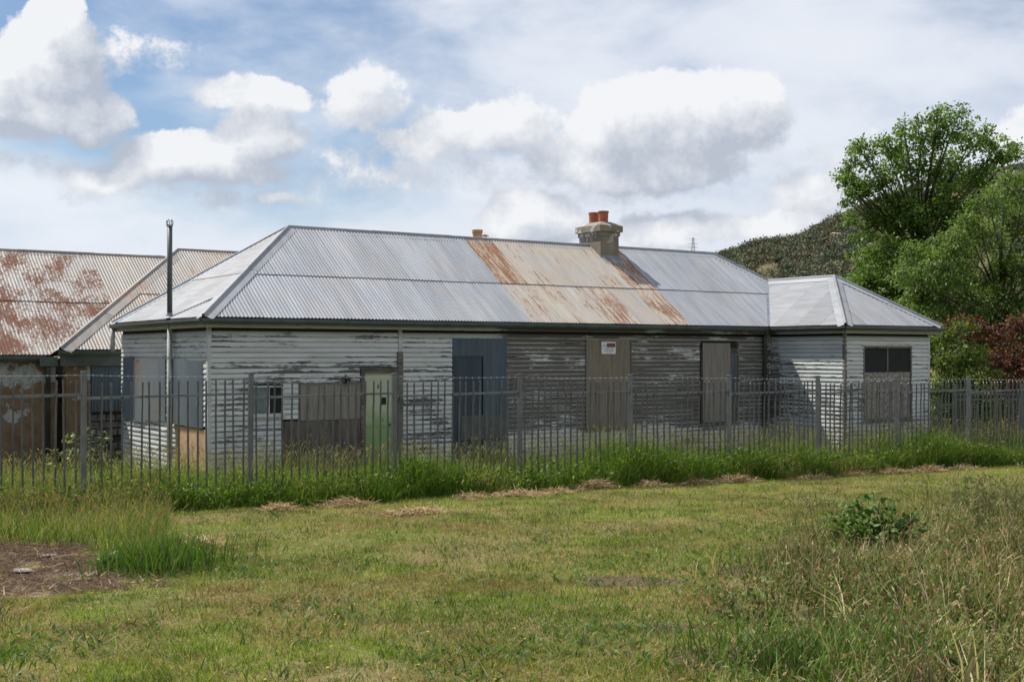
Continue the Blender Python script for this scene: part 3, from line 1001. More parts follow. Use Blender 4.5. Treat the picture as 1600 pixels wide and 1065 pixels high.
MB().lathe((.03, 1.95, Z(.70)), [(.05, .10), (.075, .03), (.14, 0)], 12).build("pipe_collar", LEAD, vp)
for z in (-.1, -1.0, -1.9): MB().lathe((.03, 1.95, Z(z)), [(.052, 0), (.060, 0), (.060, .05), (.052, .05)], 12).build("pipe_bracket", PIPE_W, vp)
# short downpipe at the rear corner and one in the wing angle
MB().tube([(-.05, 2 * W_ - .10, Z(.56)), (-.05, 2 * W_ - .10, Z(.06))], .05, 10).build("downpipe", PIPE_W, house, smooth=True)
MB().tube([(14.32, -.05, Z(.58)), (14.32, -.03, Z(.50)), (14.34, .05, Z(.40)), (14.34, .06, WALLBASE)], .045, 10).build("downpipe", GUTTER, house, smooth=True)
# holes in the fascia
for t, l in ((0.62, .16), (0.80, .035)): MB().box((t, .008, Z(.555)), (t + l, .02, Z(.585))).build("rotted_gap", DARK, house)

# ------------------------------------------------------------------ chimneys
CT0, CT1, CU0, CU1 = 11.02, 11.60, 2.39, 3.26
mb = MB().box((CT0, CU0, Z(2.1)), (CT1, CU1, Z(2.97)))
ch = mb.build("chimney", CHIM, house)
MB().box((CT0 - .025, CU0 - .025, Z(2.945)), (CT1 + .025, CU1 + .025, Z(3.045))).build("collar", CHIM, ch)
mb = MB(); o = .075
mb.box((CT0 - o, CU0 - o, Z(3.05)), (CT1 + o, CU1 + o, Z(3.20)))
mb.build("cap", CHIM, ch)
mb = MB(); i0 = len(mb.v)
a = [(CT0 - o + .005, CU0 - o + .005), (CT1 + o - .005, CU0 - o + .005), (CT1 + o - .005, CU1 + o - .005), (CT0 - o + .005, CU1 + o - .005)]
bq = [(CT0 + .14, CU0 + .14), (CT1 - .14, CU0 + .14), (CT1 - .14, CU1 - .14), (CT0 + .14, CU1 - .14)]
mb.v += [(x, y, Z(3.203)) for x, y in a] + [(x, y, Z(3.31)) for x, y in bq]
for k in range(4): mb.f.append((k, (k + 1) % 4, 4 + (k + 1) % 4, 4 + k))
mb.f.append((4, 5, 6, 7)); mb.build("flaunching", CHIM, ch)
POT = [(.118, 0), (.118, .02), (.125, .30), (.138, .305), (.14, .345), (.12, .35), (.11, .30), (.10, .05)]
for k, (pt, pu, h) in enumerate((((CT0 + CT1) / 2 - .01, CU0 + .24, 3.235), ((CT0 + CT1) / 2 - .01, CU1 - .24, 3.235))):
    MB().lathe((pt, pu, Z(h)), POT, 20).build("chimney_pot", TERRA, ch, smooth=False)
# lead flashing at the foot
sl = lambda u: Z(ZE + P_ * u)
MB().poly([(CT0 - .04, CU0 - .26, sl(CU0 - .26) + .03), (CT1 + .04, CU0 - .26, sl(CU0 - .26) + .03), (CT1 + .04, CU0 + .0, sl(CU0) + .035), (CT0 - .04, CU0, sl(CU0) + .035)]).build("flashing", LEAD, ch, recalc=False)
MB().box((CT0 - .015, CU0 - .015, sl(CU0) - .1), (CT1 + .015, CU0, sl(CU0) + .06)).build("apron", LEAD, ch)
# rear chimney: only its pot and a small conical cowl show over the ridge
rc = MB().box((8.25, 3.85, Z(1.6)), (8.95, 4.5, Z(2.58))).build("rear_chimney", CHIM, house)
MB().lathe((8.52, 4.15, Z(2.58)), [(.11, 0), (.12, .42), (.135, .43), (.135, .50), (.11, .50)], 18).build("chimney_pot", BUFF, rc)
cw = MB().tube([(8.79, 4.18, Z(2.55)), (8.79, 4.18, Z(2.95))], .010, 6).build("cowl_rod", TRIM_BARE, rc)
MB().lathe((8.76, 4.18, Z(2.945)), [(.11, 0), (.0, .055), (.0, .05), (.105, -.006)], 12).build("cowl", plain("rusty_cowl", (.16, .09, .06), .8), cw)

# ------------------------------------------------------------------ notice on the boarded window
ns = empty("notice_sign", hpt(9.44, .100, 0.14), house.rotation_euler.z)
tag(ns, "small white notice with a dark red block, fixed to the boarded window", "sign")
WHITE = plain("sign_white", (.62, .64, .66), .4, .05); REDB = plain("sign_dark_red", (.16, .03, .055), .5, .25, 40.0); INK = plain("sign_ink", (.16, .18, .21), .6, .1)
vs, fs = [], []
hw, hh_, rr = .205, .137, .02
out = []
for cx, cy, a0 in ((hw - rr, hh_ - rr, 0), (-hw + rr, hh_ - rr, 90), (-hw + rr, -hh_ + rr, 180), (hw - rr, -hh_ + rr, 270)):
    for k in range(4):
        an = rad(a0 + 30 * k); out.append((cx + rr * math.cos(an), cy + rr * math.sin(an)))
n = len(out)
vs = [(x, -.004, z) for x, z in out] + [(x, .0, z) for x, z in out]
fs = [tuple(range(n))] + [(k, (k + 1) % n, n + (k + 1) % n, n + k) for k in range(n)]
pydata("plate", vs, fs, WHITE, ns)
MB().box((-.055, -.0065, .012), (.19, -.0045, .105)).build("red_block", REDB, ns)
MB().box((-.17, -.0065, .03), (-.075, -.0045, .065)).build("grey_mark", plain("sign_grey", (.34, .37, .42), .5, .1), ns)
for (a_, b__, z) in ((-.095, .03, -.022), (.045, .125, -.022), (-.13, .01, -.06), (.03, .145, -.06), (-.055, -.01, -.099), (.01, .075, -.099)):
    MB().box((a_, -.0065, z - .007), (b__, -.0045, z + .007)).build("print_line", INK, ns)

# ------------------------------------------------------------------ adjoining rust-roofed house on the left
ann = empty("plastered_house", (house_M @ Vector((-1.0, 6.11, 0))), house.rotation_euler.z)
tag(ann, "plastered house with a red-rusted corrugated roof beside the weatherboard house", "house")
AO = Vector((-1.0, 6.11, 0))
aroof = empty("roof", (0, 0, 0)); aroof.parent = ann
# local coordinates: x = t+1.0, y = u-6.11
ZM = 0.10; PM = (2.72 - ZM) / 3.95; ZL = -0.02; PL = (2.50 - ZL) / 3.76; LU = 0.19
# middle block: hip roof, ridge from x=3.95
roof_face(aroof, (0, 0, Z(ZM)), ex, ey, PM, 9.0, lambda t: 0.0, lambda t: min(t, 3.95), [0.0, 2.1, 3.95], lambda t, r: RUST_M)
# left block, rust all over, ridge runs to the middle hip
valley = lambda x: LU + (x + .17) / 1.0106 if x > -.17 else LU
roof_face(aroof, (-9.0, LU, Z(ZL)), ex, ey, PL, 9.0 + 3.66, lambda t: (t - 9.0 + .17) / 1.0106 if t - 9.0 > -.17 else 0.0, lambda t: 3.76, [0.0, 1.9, 3.76],
          lambda t, r: RUST_L if t < 10.35 + (0.0 if r else .5) else RUST_M)
mb = MB()
hipv = [(s, s, Z(ZM) + s * PM) for s in (0, 1.3, 2.6, 3.9)]
valv = []
for u in (LU, 1.4, 2.7, 3.80):
    x = -.17 + 1.0106 * (u - LU); valv.append((x, u, Z(ZL) + (u - LU) * PL + .012))
for k in range(3): mb.poly([hipv[k], hipv[k + 1], valv[k + 1], valv[k]])
mb.build("side_hip", plain("red_painted_iron", (.17, .075, .065), .7, .4, 3.0), aroof, recalc=False)
mb = MB(); dl = -.04
mb.poly([(0, 0, Z(ZM) + dl), (9, 0, Z(ZM) + dl), (9, 3.95, Z(2.72) + dl), (3.95, 3.95, Z(2.72) + dl)])
mb.poly([(3.95, 3.95, Z(2.72) + dl), (9, 3.95, Z(2.72) + dl), (9, 7.9, Z(ZM) + dl), (0, 7.9, Z(ZM) + dl)])
mb.poly([(-9, LU, Z(ZL) + dl), (-.1, LU, Z(ZL) + dl), (3.6, 3.95, Z(2.50) + dl), (-9, 3.95, Z(2.50) + dl)])
mb.poly([(-9, 3.95, Z(2.50) + dl), (3.6, 3.95, Z(2.50) + dl), (3.6, 7.7, Z(ZL) + dl), (-9, 7.7, Z(ZL) + dl)])
mb.build("deck", DARK, aroof, recalc=False)
cap_line(aroof, (3.95, 3.95, Z(2.72)), (9, 3.95, Z(2.72)), (0, -1, -PM), (0, 1, -PM), RUST_M, flange=.17)
cap_line(aroof, (0, 0, Z(ZM)), (3.95, 3.95, Z(2.72)), (-1, 0, -PM), (0, -1, -PM), RUST_M, flange=.26)
cap_line(aroof, (-9, 3.95, Z(2.50)), (3.6, 3.95, Z(2.50)), (0, -1, -PL), (0, 1, -PL), RUST_M, flange=.17)
# walls
BW = -0.6
MB().box((-8.9, LU + .15, BW), (-.02, LU + .45, Z(ZL) - .06)).build("plaster_wall", PLASTER, ann)
MB().box((.15, .15, BW), (.68, .45, Z(ZM) - .06)).build("plaster_pier", PLASTER, ann)
MB().box((.68, .30, BW), (6.0, .60, Z(ZM) - .06)).build("recess_wall", plain("dark_stone_wall", (.07, .062, .055), .95, .5, 4.0), ann)
MB().box((-8.5, 7.0, BW), (8.5, 7.3, Z(ZL) - .1)).build("rear_wall", PLASTER, ann)
MB().box((-9, LU + .4, BW), (-8.7, 7.0, Z(ZL) - .1)).build("side_wall", PLASTER, ann)
upright_iron("iron_sheet", .70, 1.50, Z(-1.28), Z(-.22), IRON_WALL, .12, ann)
random.seed(21)
for k in range(7):
    x = .70
    while x < 1.55:
        w = random.uniform(.14, .30); h = .15
        z = Z(-1.33) - .16 * (k + 1)
        if random.random() < .88:
            s = MB().box((x, .20 + random.uniform(0, .05), z), (x + w - .025, .31, z + h - .015), .012).build("stone", CONC, ann)
        x += w
gutter(ann, (-.05, 0, Z(ZM) - .035), (6, 0, Z(ZM) - .035), (0, -1, 0))
gutter(ann, (-9, LU, Z(ZL) - .035), (-.25, LU, Z(ZL) - .035), (0, -1, 0), 4)
MB().box((-.0, .01, Z(ZM) - .36), (6, .05, Z(ZM) - .06)).build("fascia_board", GUTTER, ann)
MB().box((0, .05, Z(ZM) - .12), (6, .30, Z(ZM) - .10)).build("soffit", DARK, ann)
MB().box((-8.9, LU + .03, Z(ZL) - .16), (-.25, LU + .06, Z(ZL) - .03)).build("fascia_board", GUTTER, ann)
MB().box((-.42, .02, Z(-.26)), (-.05, .24, Z(-.06))).build("rainwater_head", GUTTER, ann)
MB().tube([(-.22, .14, Z(-.24)), (-.22, .14, Z(-.34)), (-.20, .26, Z(-.44)), (-.20, .28, BW)], .05, 10).build("downpipe", GUTTER, ann, smooth=True)

# ------------------------------------------------------------------ steel picket fence
fence = empty("picket_fence", (FN0[0], FN0[1], 0), math.atan2(FE[1], FE[0]))
tag(fence, "grey galvanised steel picket fence with square posts and a barbed wire strand", "fence")
PL_ = 2.4
FTOP = lambda n: EYE - 0.238 - 0.033 * n
FRAIL = lambda n: EYE - 0.628 - 0.0300 * n
post_mb = MB().box((-.036, -.036, 0), (.036, .036, 1.0)); post_me = None
PHT = 2.05
mb = MB(); mb.box((-.034, -.034, 0), (.034, .034, PHT)); mb.box((-.038, -.038, PHT - .03), (.038, .038, PHT + .004))
post0 = mb.build("post", FENCE_P, fence)
bv_ = post0.modifiers.new("bevel", 'BEVEL'); bv_.width = .006; bv_.segments = 2
# picket: square tube with a flattened spear head
PKH = 1.90
mb = MB(); i0 = 0; hwk = .0112
prof_p = [(0.0, hwk, hwk), (PKH - .43, hwk, hwk), (PKH - .33, hwk * .92, hwk * .92), (PKH - .07, hwk * .9, hwk * .9), (PKH - .055, hwk * 1.0, hwk * .8), (PKH - .035, hwk * 1.45, hwk * .5), (PKH - .012, hwk * 1.0, hwk * .4), (PKH, .002, .002)]
offy = [0, 0, -.012, -.012, -.012, -.012, -.012, -.012]
for (z, a_, b__), oy in zip(prof_p, offy):
    mb.v += [(-a_, -b__ + oy, z), (a_, -b__ + oy, z), (a_, b__ + oy, z), (-a_, b__ + oy, z)]
for k in range(len(prof_p) - 1):
    for j in range(4): mb.f.append((4 * k + j, 4 * k + (j + 1) % 4, 4 * k + 4 + (j + 1) % 4, 4 * k + 4 + j))
mb.f.append((3, 2, 1, 0)); e = 4 * (len(prof_p) - 1); mb.f.append((e, e + 1, e + 2, e + 3))
picket0 = mb.build("picket", FENCE_M, fence)
NP = 17
first_post = first_pick = True
for n in range(-2, 12):
    if first_post: o = post0; first_post = False
    else: o = post0.copy(); COL.objects.link(o); o.parent = fence
    o.location = (n * PL_, 0, FTOP(n) - PHT); o.rotation_euler = (random.uniform(-.006, .006), random.uniform(-.008, .008), 0)
for n in range(-2, 11):
    zr = FRAIL(n) + .012
    rise = 0.028
    dzr = random.uniform(-.006, .006)
    for zz, nm in ((zr, "rail"), (zr - 1.46, "rail")):
        MB().prism([(-.018, -.018), (.018, -.018), (.018, .018), (-.018, .018)], (n * PL_ + .036, 0, zz + dzr), ((n + 1) * PL_ - .036, 0, zz + dzr + rise), (0, 1, 0)).build(nm, FENCE_P, fence)
    for k in range(NP):
        if first_pick: o = picket0; first_pick = False
        else: o = picket0.copy(); COL.objects.link(o); o.parent = fence
        fr = (k + .78) / (NP + .56)
        o.location = ((n + fr) * PL_, -.0, zr + dzr + rise * fr + .215 - PKH + random.uniform(-.003, .003))
        o.rotation_euler = (random.gauss(0, .008), random.gauss(0, .008) + (random.uniform(-.03, .03) if random.random() < .08 else 0), random.uniform(-.12, .12))
WIRE = plain("wire", (.38, .40, .42), .5, .1, metal=.4)
for n in range(-2, 11):
    mb = MB(); pts = []
    for k in range(9):
        f_ = k / 8; pts.append((n * PL_ + PL_ * f_, -.037, FTOP(n) - .05 + (FTOP(n + 1) - FTOP(n)) * f_ - .03 * 4 * f_ * (1 - f_) * .6))
    mb.tube(pts, .0018, 4)
    for k in range(1, 20):
        f_ = k / 20; x = n * PL_ + PL_ * f_; z = FTOP(n) - .05 + (FTOP(n + 1) - FTOP(n)) * f_ - .03 * 4 * f_ * (1 - f_) * .6
        mb.box((x - .004, -.043, z - .012), (x + .004, -.031, z + .012))
    mb.build("barbed_wire", WIRE, fence)

# second, lower run of fence beyond the house corner
bx0 = G(1440, 700)
rf = empty("rear_picket_fence", (10.15, 30.2, 0), rad(3))
tag(rf, "low steel fence of close pickets behind the main fence, beside the shrubs", "fence")
RT = EYE - 0.86
for n in range(3):
    o = post0.copy(); COL.objects.link(o); o.parent = rf; o.location = (.87 + n * 1.7, 0, RT - PHT + .10)
for k in range(34):
    o = picket0.copy(); COL.objects.link(o); o.parent = rf; o.location = (.02 + k * .118, 0, RT - PKH - (0.22 if k * .118 < .86 else 0)); o.rotation_euler = (0, random.uniform(-.01, .01), 0)
for a_, b__, z in ((0.0, .84, -.40), (.90, 2.5, -.27), (2.5, 4.1, -.27), (.90, 2.5, -.14), (2.5, 4.1, -.14)):
    MB().box((a_ + .03, -.02, RT + z - .018), (b__ - .03, .02, RT + z + .018)).build("rail", FENCE_P, rf)

# ------------------------------------------------------------------ foliage materials
def leaf_mat(name, trans=0.35, rough=0.55, spec=0.25):
    m = bpy.data.materials.new(name); m.use_nodes = True
    nt = m.node_tree; b = nt.nodes['Principled BSDF']; out = nt.nodes['Material Output']
    at = nt.nodes.new('ShaderNodeAttribute'); at.attribute_name = 'Col'
    c = X(nt, at.outputs['Color'])
    nt.links.new(c.s, b.inputs['Base Color']); b.inputs['Roughness'].default_value = rough; b.inputs['Specular IOR Level'].default_value = spec
    tr = nt.nodes.new('ShaderNodeBsdfTranslucent')
    nt.links.new(vmath(nt, 'MULTIPLY', c, (1.15, 1.25, 0.7)).s, tr.inputs[0])
    mx = nt.nodes.new('ShaderNodeMixShader'); mx.inputs[0].default_value = trans
    nt.links.new(b.outputs[0], mx.inputs[1]); nt.links.new(tr.outputs[0], mx.inputs[2]); nt.links.new(mx.outputs[0], out.inputs[0])
    return m


GRASS = leaf_mat("grass_blade", 0.40)
LEAF = leaf_mat("tree_leaf", 0.45, 0.5, 0.3)
LEAF_FAR = leaf_mat("far_foliage", 0.1, 0.8, 0.05)
WEEDM = leaf_mat("weed_blade", 0.26, 0.6, 0.2)
STRAW = leaf_mat("dry_straw", 0.15, 0.8, 0.1)
BARK = plain("tree_bark", (0.075, 0.062, 0.05), .95, .4, 8.0, bumpy=.5)


def blades(x, y, h, w, lean, col, segs=1, tipcol=None, z=None):
    """grass blades as curved tapering strips; returns verts, [faces], colours"""
    n = len(x)
    z0 = (ground_z(x, y) if z is None else z) - 0.01
    th = RNG.random(n) * 2 * np.pi
    la = RNG.random(n) * 2 * np.pi
    sx, sy = np.cos(th) * w / 2, np.sin(th) * w / 2
    lx, ly = np.cos(la) * lean * h, np.sin(la) * lean * h
    base = np.stack([x, y, z0], 1)
    side = np.stack([sx, sy, np.zeros(n)], 1)
    tip = base + np.stack([lx, ly, h * np.sqrt(np.clip(1 - 0.45 * lean ** 2, .1, 1))], 1)
    tc = col if tipcol is None else tipcol
    if segs == 1:
        v = np.stack([base - side, base + side, tip], 1).reshape(-1, 3)
        c = np.stack([col, col, tc], 1).reshape(-1, 3)
        i = np.arange(n) * 3
        return v, [np.stack([i, i + 1, i + 2], 1)], c
    mid = base + np.stack([lx * .32, ly * .32, (tip - base)[:, 2] * .58], 1)
    v = np.stack([base - side * .8, base + side * .8, mid - side, mid + side, tip], 1).reshape(-1, 3)
    c = np.stack([col, col, col, col, tc], 1).reshape(-1, 3)
    i = np.arange(n) * 5
    return v, [np.stack([i, i + 1, i + 3, i + 2], 1), np.stack([i + 2, i + 3, i + 4], 1)], c


def seedheads(x, y, h, lean, col, headcol, hl=0.10, hw=0.012, w=0.003):
    """thin stems that end in a narrow drooping seed head"""
    n = len(x)
    z0 = ground_z(x, y) - 0.01
    th = RNG.random(n) * 2 * np.pi; la = RNG.random(n) * 2 * np.pi
    s = np.stack([np.cos(th), np.sin(th), np.zeros(n)], 1)
    L = np.stack([np.cos(la), np.sin(la), np.zeros(n)], 1)
    base = np.stack([x, y, z0], 1); up = np.array([0, 0, 1.0])
    p1 = base + L * (lean * h * .25)[:, None] + up * (h * .6)[:, None]
    p2 = base + L * (lean * h * .8)[:, None] + up * (h * .97)[:, None]
    hd = (L * (lean * .9 + .25)[:, None] + up * (.75 - lean)[:, None]); hd /= np.linalg.norm(hd, axis=1)[:, None]
    hl_ = (hl * (0.6 + 0.8 * RNG.random(n)))[:, None]
    p3 = p2 + hd * hl_ * .4; p4 = p2 + hd * hl_
    ss = s * w / 2; hs = s * hw / 2
    hs2 = np.cross(hd, s) * hw / 2
    v = np.stack([base - ss, base + ss, p1 - ss, p1 + ss, p2 - ss, p2 + ss, p3 - hs, p3 + hs, p4, p3 - hs2, p3 + hs2], 1).reshape(-1, 3)
    c = np.stack([col] * 6 + [headcol] * 5, 1).reshape(-1, 3)
    i = np.arange(n) * 11
    q = [np.stack([i, i + 1, i + 3, i + 2], 1), np.stack([i + 2, i + 3, i + 5, i + 4], 1), np.stack([i + 4, i + 5, i + 7, i + 6], 1), np.stack([i + 4, i + 5, i + 10, i + 9], 1)]
    t = [np.stack([i + 6, i + 7, i + 8], 1), np.stack([i + 9, i + 10, i + 8], 1)]
    return v, [np.concatenate(q)] + [np.concatenate(t)], c


def leaves(P, size, axis, nrmv, cols, width=.5):
    n = len(P)
    a = axis / np.linalg.norm(axis, axis=1, keepdims=True)
    s = np.cross(a, nrmv); s /= np.linalg.norm(s, axis=1, keepdims=True) + 1e-9
    l = size[:, None]
    nn = np.cross(s, a)
    v = np.stack([P, P + a * l * .45 + s * l * width * .5 + nn * l * .06, P + a * l - nn * l * .08, P + a * l * .45 - s * l * width * .5 + nn * l * .06], 1).reshape(-1, 3)
    i = np.arange(n) * 4
    return v, [np.stack([i, i + 1, i + 2, i + 3], 1)], np.repeat(cols, 4, 0)


def join(parts):
    vs, cs, quads, tris = [], [], [], []; o = 0
    for v, fs, c in parts:
        vs.append(v); cs.append(c)
        for f in fs: (quads if f.shape[1] == 4 else tris).append(f + o)
        o += len(v)
    faces = []
    if quads: faces.append(np.concatenate(quads))
    if tris: faces.append(np.concatenate(tris))
    return np.concatenate(vs), faces, np.concatenate(cs)


def mixcol(cols, wts, n, jit=0.22):
    """pick a colour per blade by (n,k) or (k,) weights, with brightness jitter"""
    cols = np.array(cols); w = np.asarray(wts, float)
    if w.ndim == 1: w = np.tile(w, (n, 1))
    w = np.clip(w, 0.0001, None)
    cum = np.cumsum(w / w.sum(1, keepdims=True), 1)
    k = (RNG.random(n)[:, None] > cum).sum(1).clip(0, len(cols) - 1)
    return cols[k] * (1 + (RNG.random((n, 1)) - .5) * 2 * jit) * (1 + (RNG.random((n, 3)) - .5) * 0.12)


def inside(poly, x, y):
    r = np.zeros(len(x), bool); n = len(poly); j = n - 1
    for i in range(n):
        xi, yi = poly[i]; xj, yj = poly[j]
        cnd = ((yi > y) != (yj > y)) & (x < (xj - xi) * (y - yi) / (yj - yi + 1e-12) + xi)
        r ^= cnd; j = i
    return r


def fence_s(x, y): return (x - FN0[0]) * FNRM[0] + (y - FN0[1]) * FNRM[1]


def in_house(x, y):
    qx, qy = x + 5.58105, y - 22.0
    t = qx * D1.x + qy * D1.y; u = qx * D2.x + qy * D2.y
    a = (t > 0.12) & (t < 18) & (u > .12) & (u < 5.7)
    b_ = (t > 14.55) & (t < 17.8) & (u > -2.25) & (u < .3)
    c_ = (t > -10) & (t < 8) & (u > 6.2)
    return a | b_ | c_


SOIL = [G(-260, 850), G(60, 848), G(120, 853), G(170, 872), G(258, 906), G(215, 919), G(100, 930), G(-260, 955)]
WEED = [G(1105, 1090), G(1150, 985), G(1120, 915), G(1205, 868), G(1270, 846), G(1340, 842), G(1420, 822), G(1510, 792), G(1680, 768), (30, 16), (14, 3), (2.4, 4.5)]
LONG = [G(-260, 800), G(-260, 852), G(60, 850), G(130, 856), G(175, 876), G(235, 893), G(262, 890), G(270, 850), G(262, 815), G(240, 796)]

# ------------------------------------------------------------------ mown lawn
n = 740000
Yr = 6.1 + (30.0 - 6.1) * RNG.random(n) ** 1.45
Xr = (RNG.random(n) * 2 - 1) * (0.54 * Yr + 0.9)
s_ = fence_s(Xr, Yr)
edge = 0.25 + 0.70 * fbm(Xr, Yr, 0.9, 31)
keep = (s_ > edge - .15) & ~inside(WEED, Xr, Yr)
so = inside(SOIL, Xr + (fbm(Xr, Yr, 3.5, 77) - .5) * 1.1 + RNG.normal(0, .05, n), Yr - .06 + (fbm(Xr, Yr, 3.5, 78) - .5) * 1.0 + RNG.normal(0, .05, n))
keep &= ~(so & (RNG.random(n) < .95))
bare = fbm(Xr, Yr, 0.75, 41, 4)
keep &= RNG.random(n) > np.clip((bare - .62) * 5, 0, .6) + bare_mask(Xr, Yr) * 1.25
Xr, Yr = Xr[keep], Yr[keep]; n = len(Xr)
lush = fbm(Xr, Yr, 0.45, 51, 3); dry = fbm(Xr, Yr, 1.1, 57, 4); tuft = fbm(Xr, Yr, 3.2, 63, 3)
far = np.clip((Yr - 9) / 10, 0, 1)
wg = np.stack([np.clip((lush - .30) * 3.0, .05, 2) * .8, .45 + far * .55, np.clip((tuft - .5) * 6, 0.02, 1.4), np.clip((dry - .40) * 6.0, .06, 2.4) * (1 - .5 * far), np.clip((dry - .54) * 7, 0, 1.4) * (1 - .6 * far)], 1)
lc = mixcol([(.115, .182, .020), (.190, .236, .032), (.076, .136, .017), (.330, .255, .110), (.200, .120, .052)], wg, n, .38)
lc = lc * ((.45 + 1.05 * fbm(Xr, Yr, .7, 141, 4)) * (.45 + 1.1 * fbm(Xr, Yr, 3.6, 143, 3)))[:, None]
br = np.clip((fbm(Xr, Yr, .9, 151, 4) - .50) * 6, 0, 1)[:, None] * (1 - .7 * far)[:, None]
lc = lc * (1 - br * .78) + br * .78 * np.array([.20, .125, .060]) * (.6 + .8 * RNG.random((n, 1)))
h = (.022 + .035 * RNG.random(n)) * (.7 + .9 * tuft) * (1 + .7 * (RNG.random(n) < .06))
P1 = blades(Xr, Yr, h, .0035 + .0045 * RNG.random(n) + .0003 * Yr, .25 + 1.05 * RNG.random(n), lc, 1, lc * np.array([1.15, 1.1, 1.0]))
# taller tufts left by the mower
m = 15000
ct = 1500
cY = 6.4 + 14 * RNG.random(ct) ** 1.3; cX = (RNG.random(ct) * 2 - 1) * .45 * cY
kk = RNG.integers(0, ct, m)
tx = cX[kk] + RNG.normal(0, 1, m) * (.03 + .09 * RNG.random(ct))[kk]; ty = cY[kk] + RNG.normal(0, 1, m) * (.03 + .09 * RNG.random(ct))[kk]
ok = (fence_s(tx, ty) > .4) & ~inside(WEED, tx, ty) & ~inside(SOIL, tx, ty)
tx, ty, kk = tx[ok], ty[ok], kk[ok]; m = len(tx)
tc = mixcol([(.075, .135, .022), (.06, .11, .03), (.13, .17, .035), (.05, .095, .03)], (1, 1, .7, .6), m)
P2 = blades(tx, ty, (.03 + .06 * RNG.random(m)) * (.4 + RNG.random(ct)[kk] ** 2 * 1.3), .005 + .006 * RNG.random(m), .3 + .6 * RNG.random(m), tc, 2)
# straw lying on the turf
m = 16000
sx_ = None
sY = 6.2 + 15 * RNG.random(m) ** 1.3; sX = (RNG.random(m) * 2 - 1) * .45 * sY
ok = (fence_s(sX, sY) > .5) & ~inside(WEED, sX, sY) & (fbm(sX, sY, 1.1, 57, 4) > .44)
sX, sY = sX[ok], sY[ok]; m = len(sX)
P3 = blades(sX, sY, .04 + .10 * RNG.random(m), .003 + .003 * RNG.random(m), 1.25 + .2 * RNG.random(m), mixcol([(.40, .31, .17), (.30, .21, .11)], (1, 1), m), 1, z=ground_z(sX, sY) + .025)
# dandelion-like yellow flowers
m = 130
fY = 6.6 + 10 * RNG.random(m); fX = (RNG.random(m) * 2 - 1) * .42 * fY
ok = (fence_s(fX, fY) > .6) & ~inside(SOIL, fX, fY); fX, fY = fX[ok], fY[ok]; m = len(fX)
fp = []
fz = ground_z(fX, fY) + .05 + .03 * RNG.random(m)
an = np.arange(5) * 2 * np.pi / 5
ring = np.stack([np.cos(an), np.sin(an), 0 * an], 1) * .011
fv = (np.stack([fX, fY, fz], 1)[:, None, :] + ring[None] + np.array([0, 0, .003]) * RNG.random((m, 5, 1)))
i = np.arange(m) * 5
P4 = (fv.reshape(-1, 3), [np.stack([i, i + 1, i + 2, i + 3], 1), np.stack([i, i + 3, i + 4], 1)], np.tile([.62, .46, .02], (m * 5, 1)))
# flat-leaved weeds pressed into the turf
m = 16000
wY = 6.2 + 9 * RNG.random(m) ** 1.4; wX = (RNG.random(m) * 2 - 1) * .45 * wY
ok = (fbm(wX, wY, .8, 131, 3) + .10 * np.clip(wX / 3, -1, 1) > .53) & ~inside(SOIL, wX, wY) & ~inside(WEED, wX, wY); wX, wY = wX[ok], wY[ok]; m = len(wX)
P5 = blades(wX, wY, .03 + .05 * RNG.random(m), .010 + .016 * RNG.random(m), .9 + .5 * RNG.random(m), mixcol([(.085, .150, .030), (.125, .190, .045), (.060, .110, .026)], (1, .7, .7), m, .3), 2, z=ground_z(wX, wY) + .02)
v, f, c = join([P1, P2, P3, P4, P5])
lawn = bulk("lawn_grass", v, f, c, GRASS)
tag(lawn, "short mown green and straw coloured grass covering the paddock", "grass", kind='stuff')

# ------------------------------------------------------------------ tall grass along the fence and up to the house
def along(n, lo, hi, s0, s1):
    a = lo + (hi - lo) * RNG.random(n); s = s0 + (s1 - s0) * RNG.random(n)
    return FN0[0] + FE[0] * a + FNRM[0] * s, FN0[1] + FE[1] * a + FNRM[1] * s, a, s


GREENS = [(.085, .155, .018), (.140, .215, .026), (.050, .105, .014), (.25, .26, .07), (.34, .27, .14)]
parts = []
for cnt, s0, s1, hs in ((90000, -1.1, .85, 1.0), (30000, -4.2, -1.1, .95), (5000, -9, -4.2, .8)):
    x, y, a, s = along(cnt, -5.0, 27.5, s0, s1)
    edge = 0.20 + 0.75 * fbm(x, y, 0.9, 31)
    ok = (s < edge) & ~in_house(x, y) & (np.abs(x) < .58 * y)
    x, y, a, s = x[ok], y[ok], a[ok], s[ok]; m = len(x)
    cl = fbm(x, y, 0.8, 83, 3); cl2 = fbm(x, y, 2.6, 87, 2)
    hh = (.20 + 1.15 * cl + .45 * (cl2 - .5)) * hs * (.55 + .55 * RNG.random(m)) * np.clip((edge[ok] - s) / .35 + .35, .35, 1)
    hh = hh * np.interp(a, [-6, 6.5, 9, 28], [.68, .66, .80, .88])
    dryw = np.clip((fbm(x, y, .8, 91, 3) - .52) * 6, .05, 1.3)
    wts = np.stack([np.ones(m), .9 + 0 * cl, .7 + 0 * cl, dryw, dryw * .8], 1)
    col = mixcol(GREENS, wts, m, .2)
    parts.append(blades(x, y, hh, .006 + .007 * RNG.random(m), .12 + 1.0 * RNG.random(m) ** 1.2, col * (.75 + .5 * fbm(x, y, 1.7, 93, 2))[:, None], 2, col * np.array([1.35, 1.25, 1.2])))
x, y, a, s = along(8000, -5, 27.5, -3.2, .45)
ok = ~in_house(x, y); x, y = x[ok], y[ok]; m = len(x)
cl = fbm(x, y, .8, 83, 3)
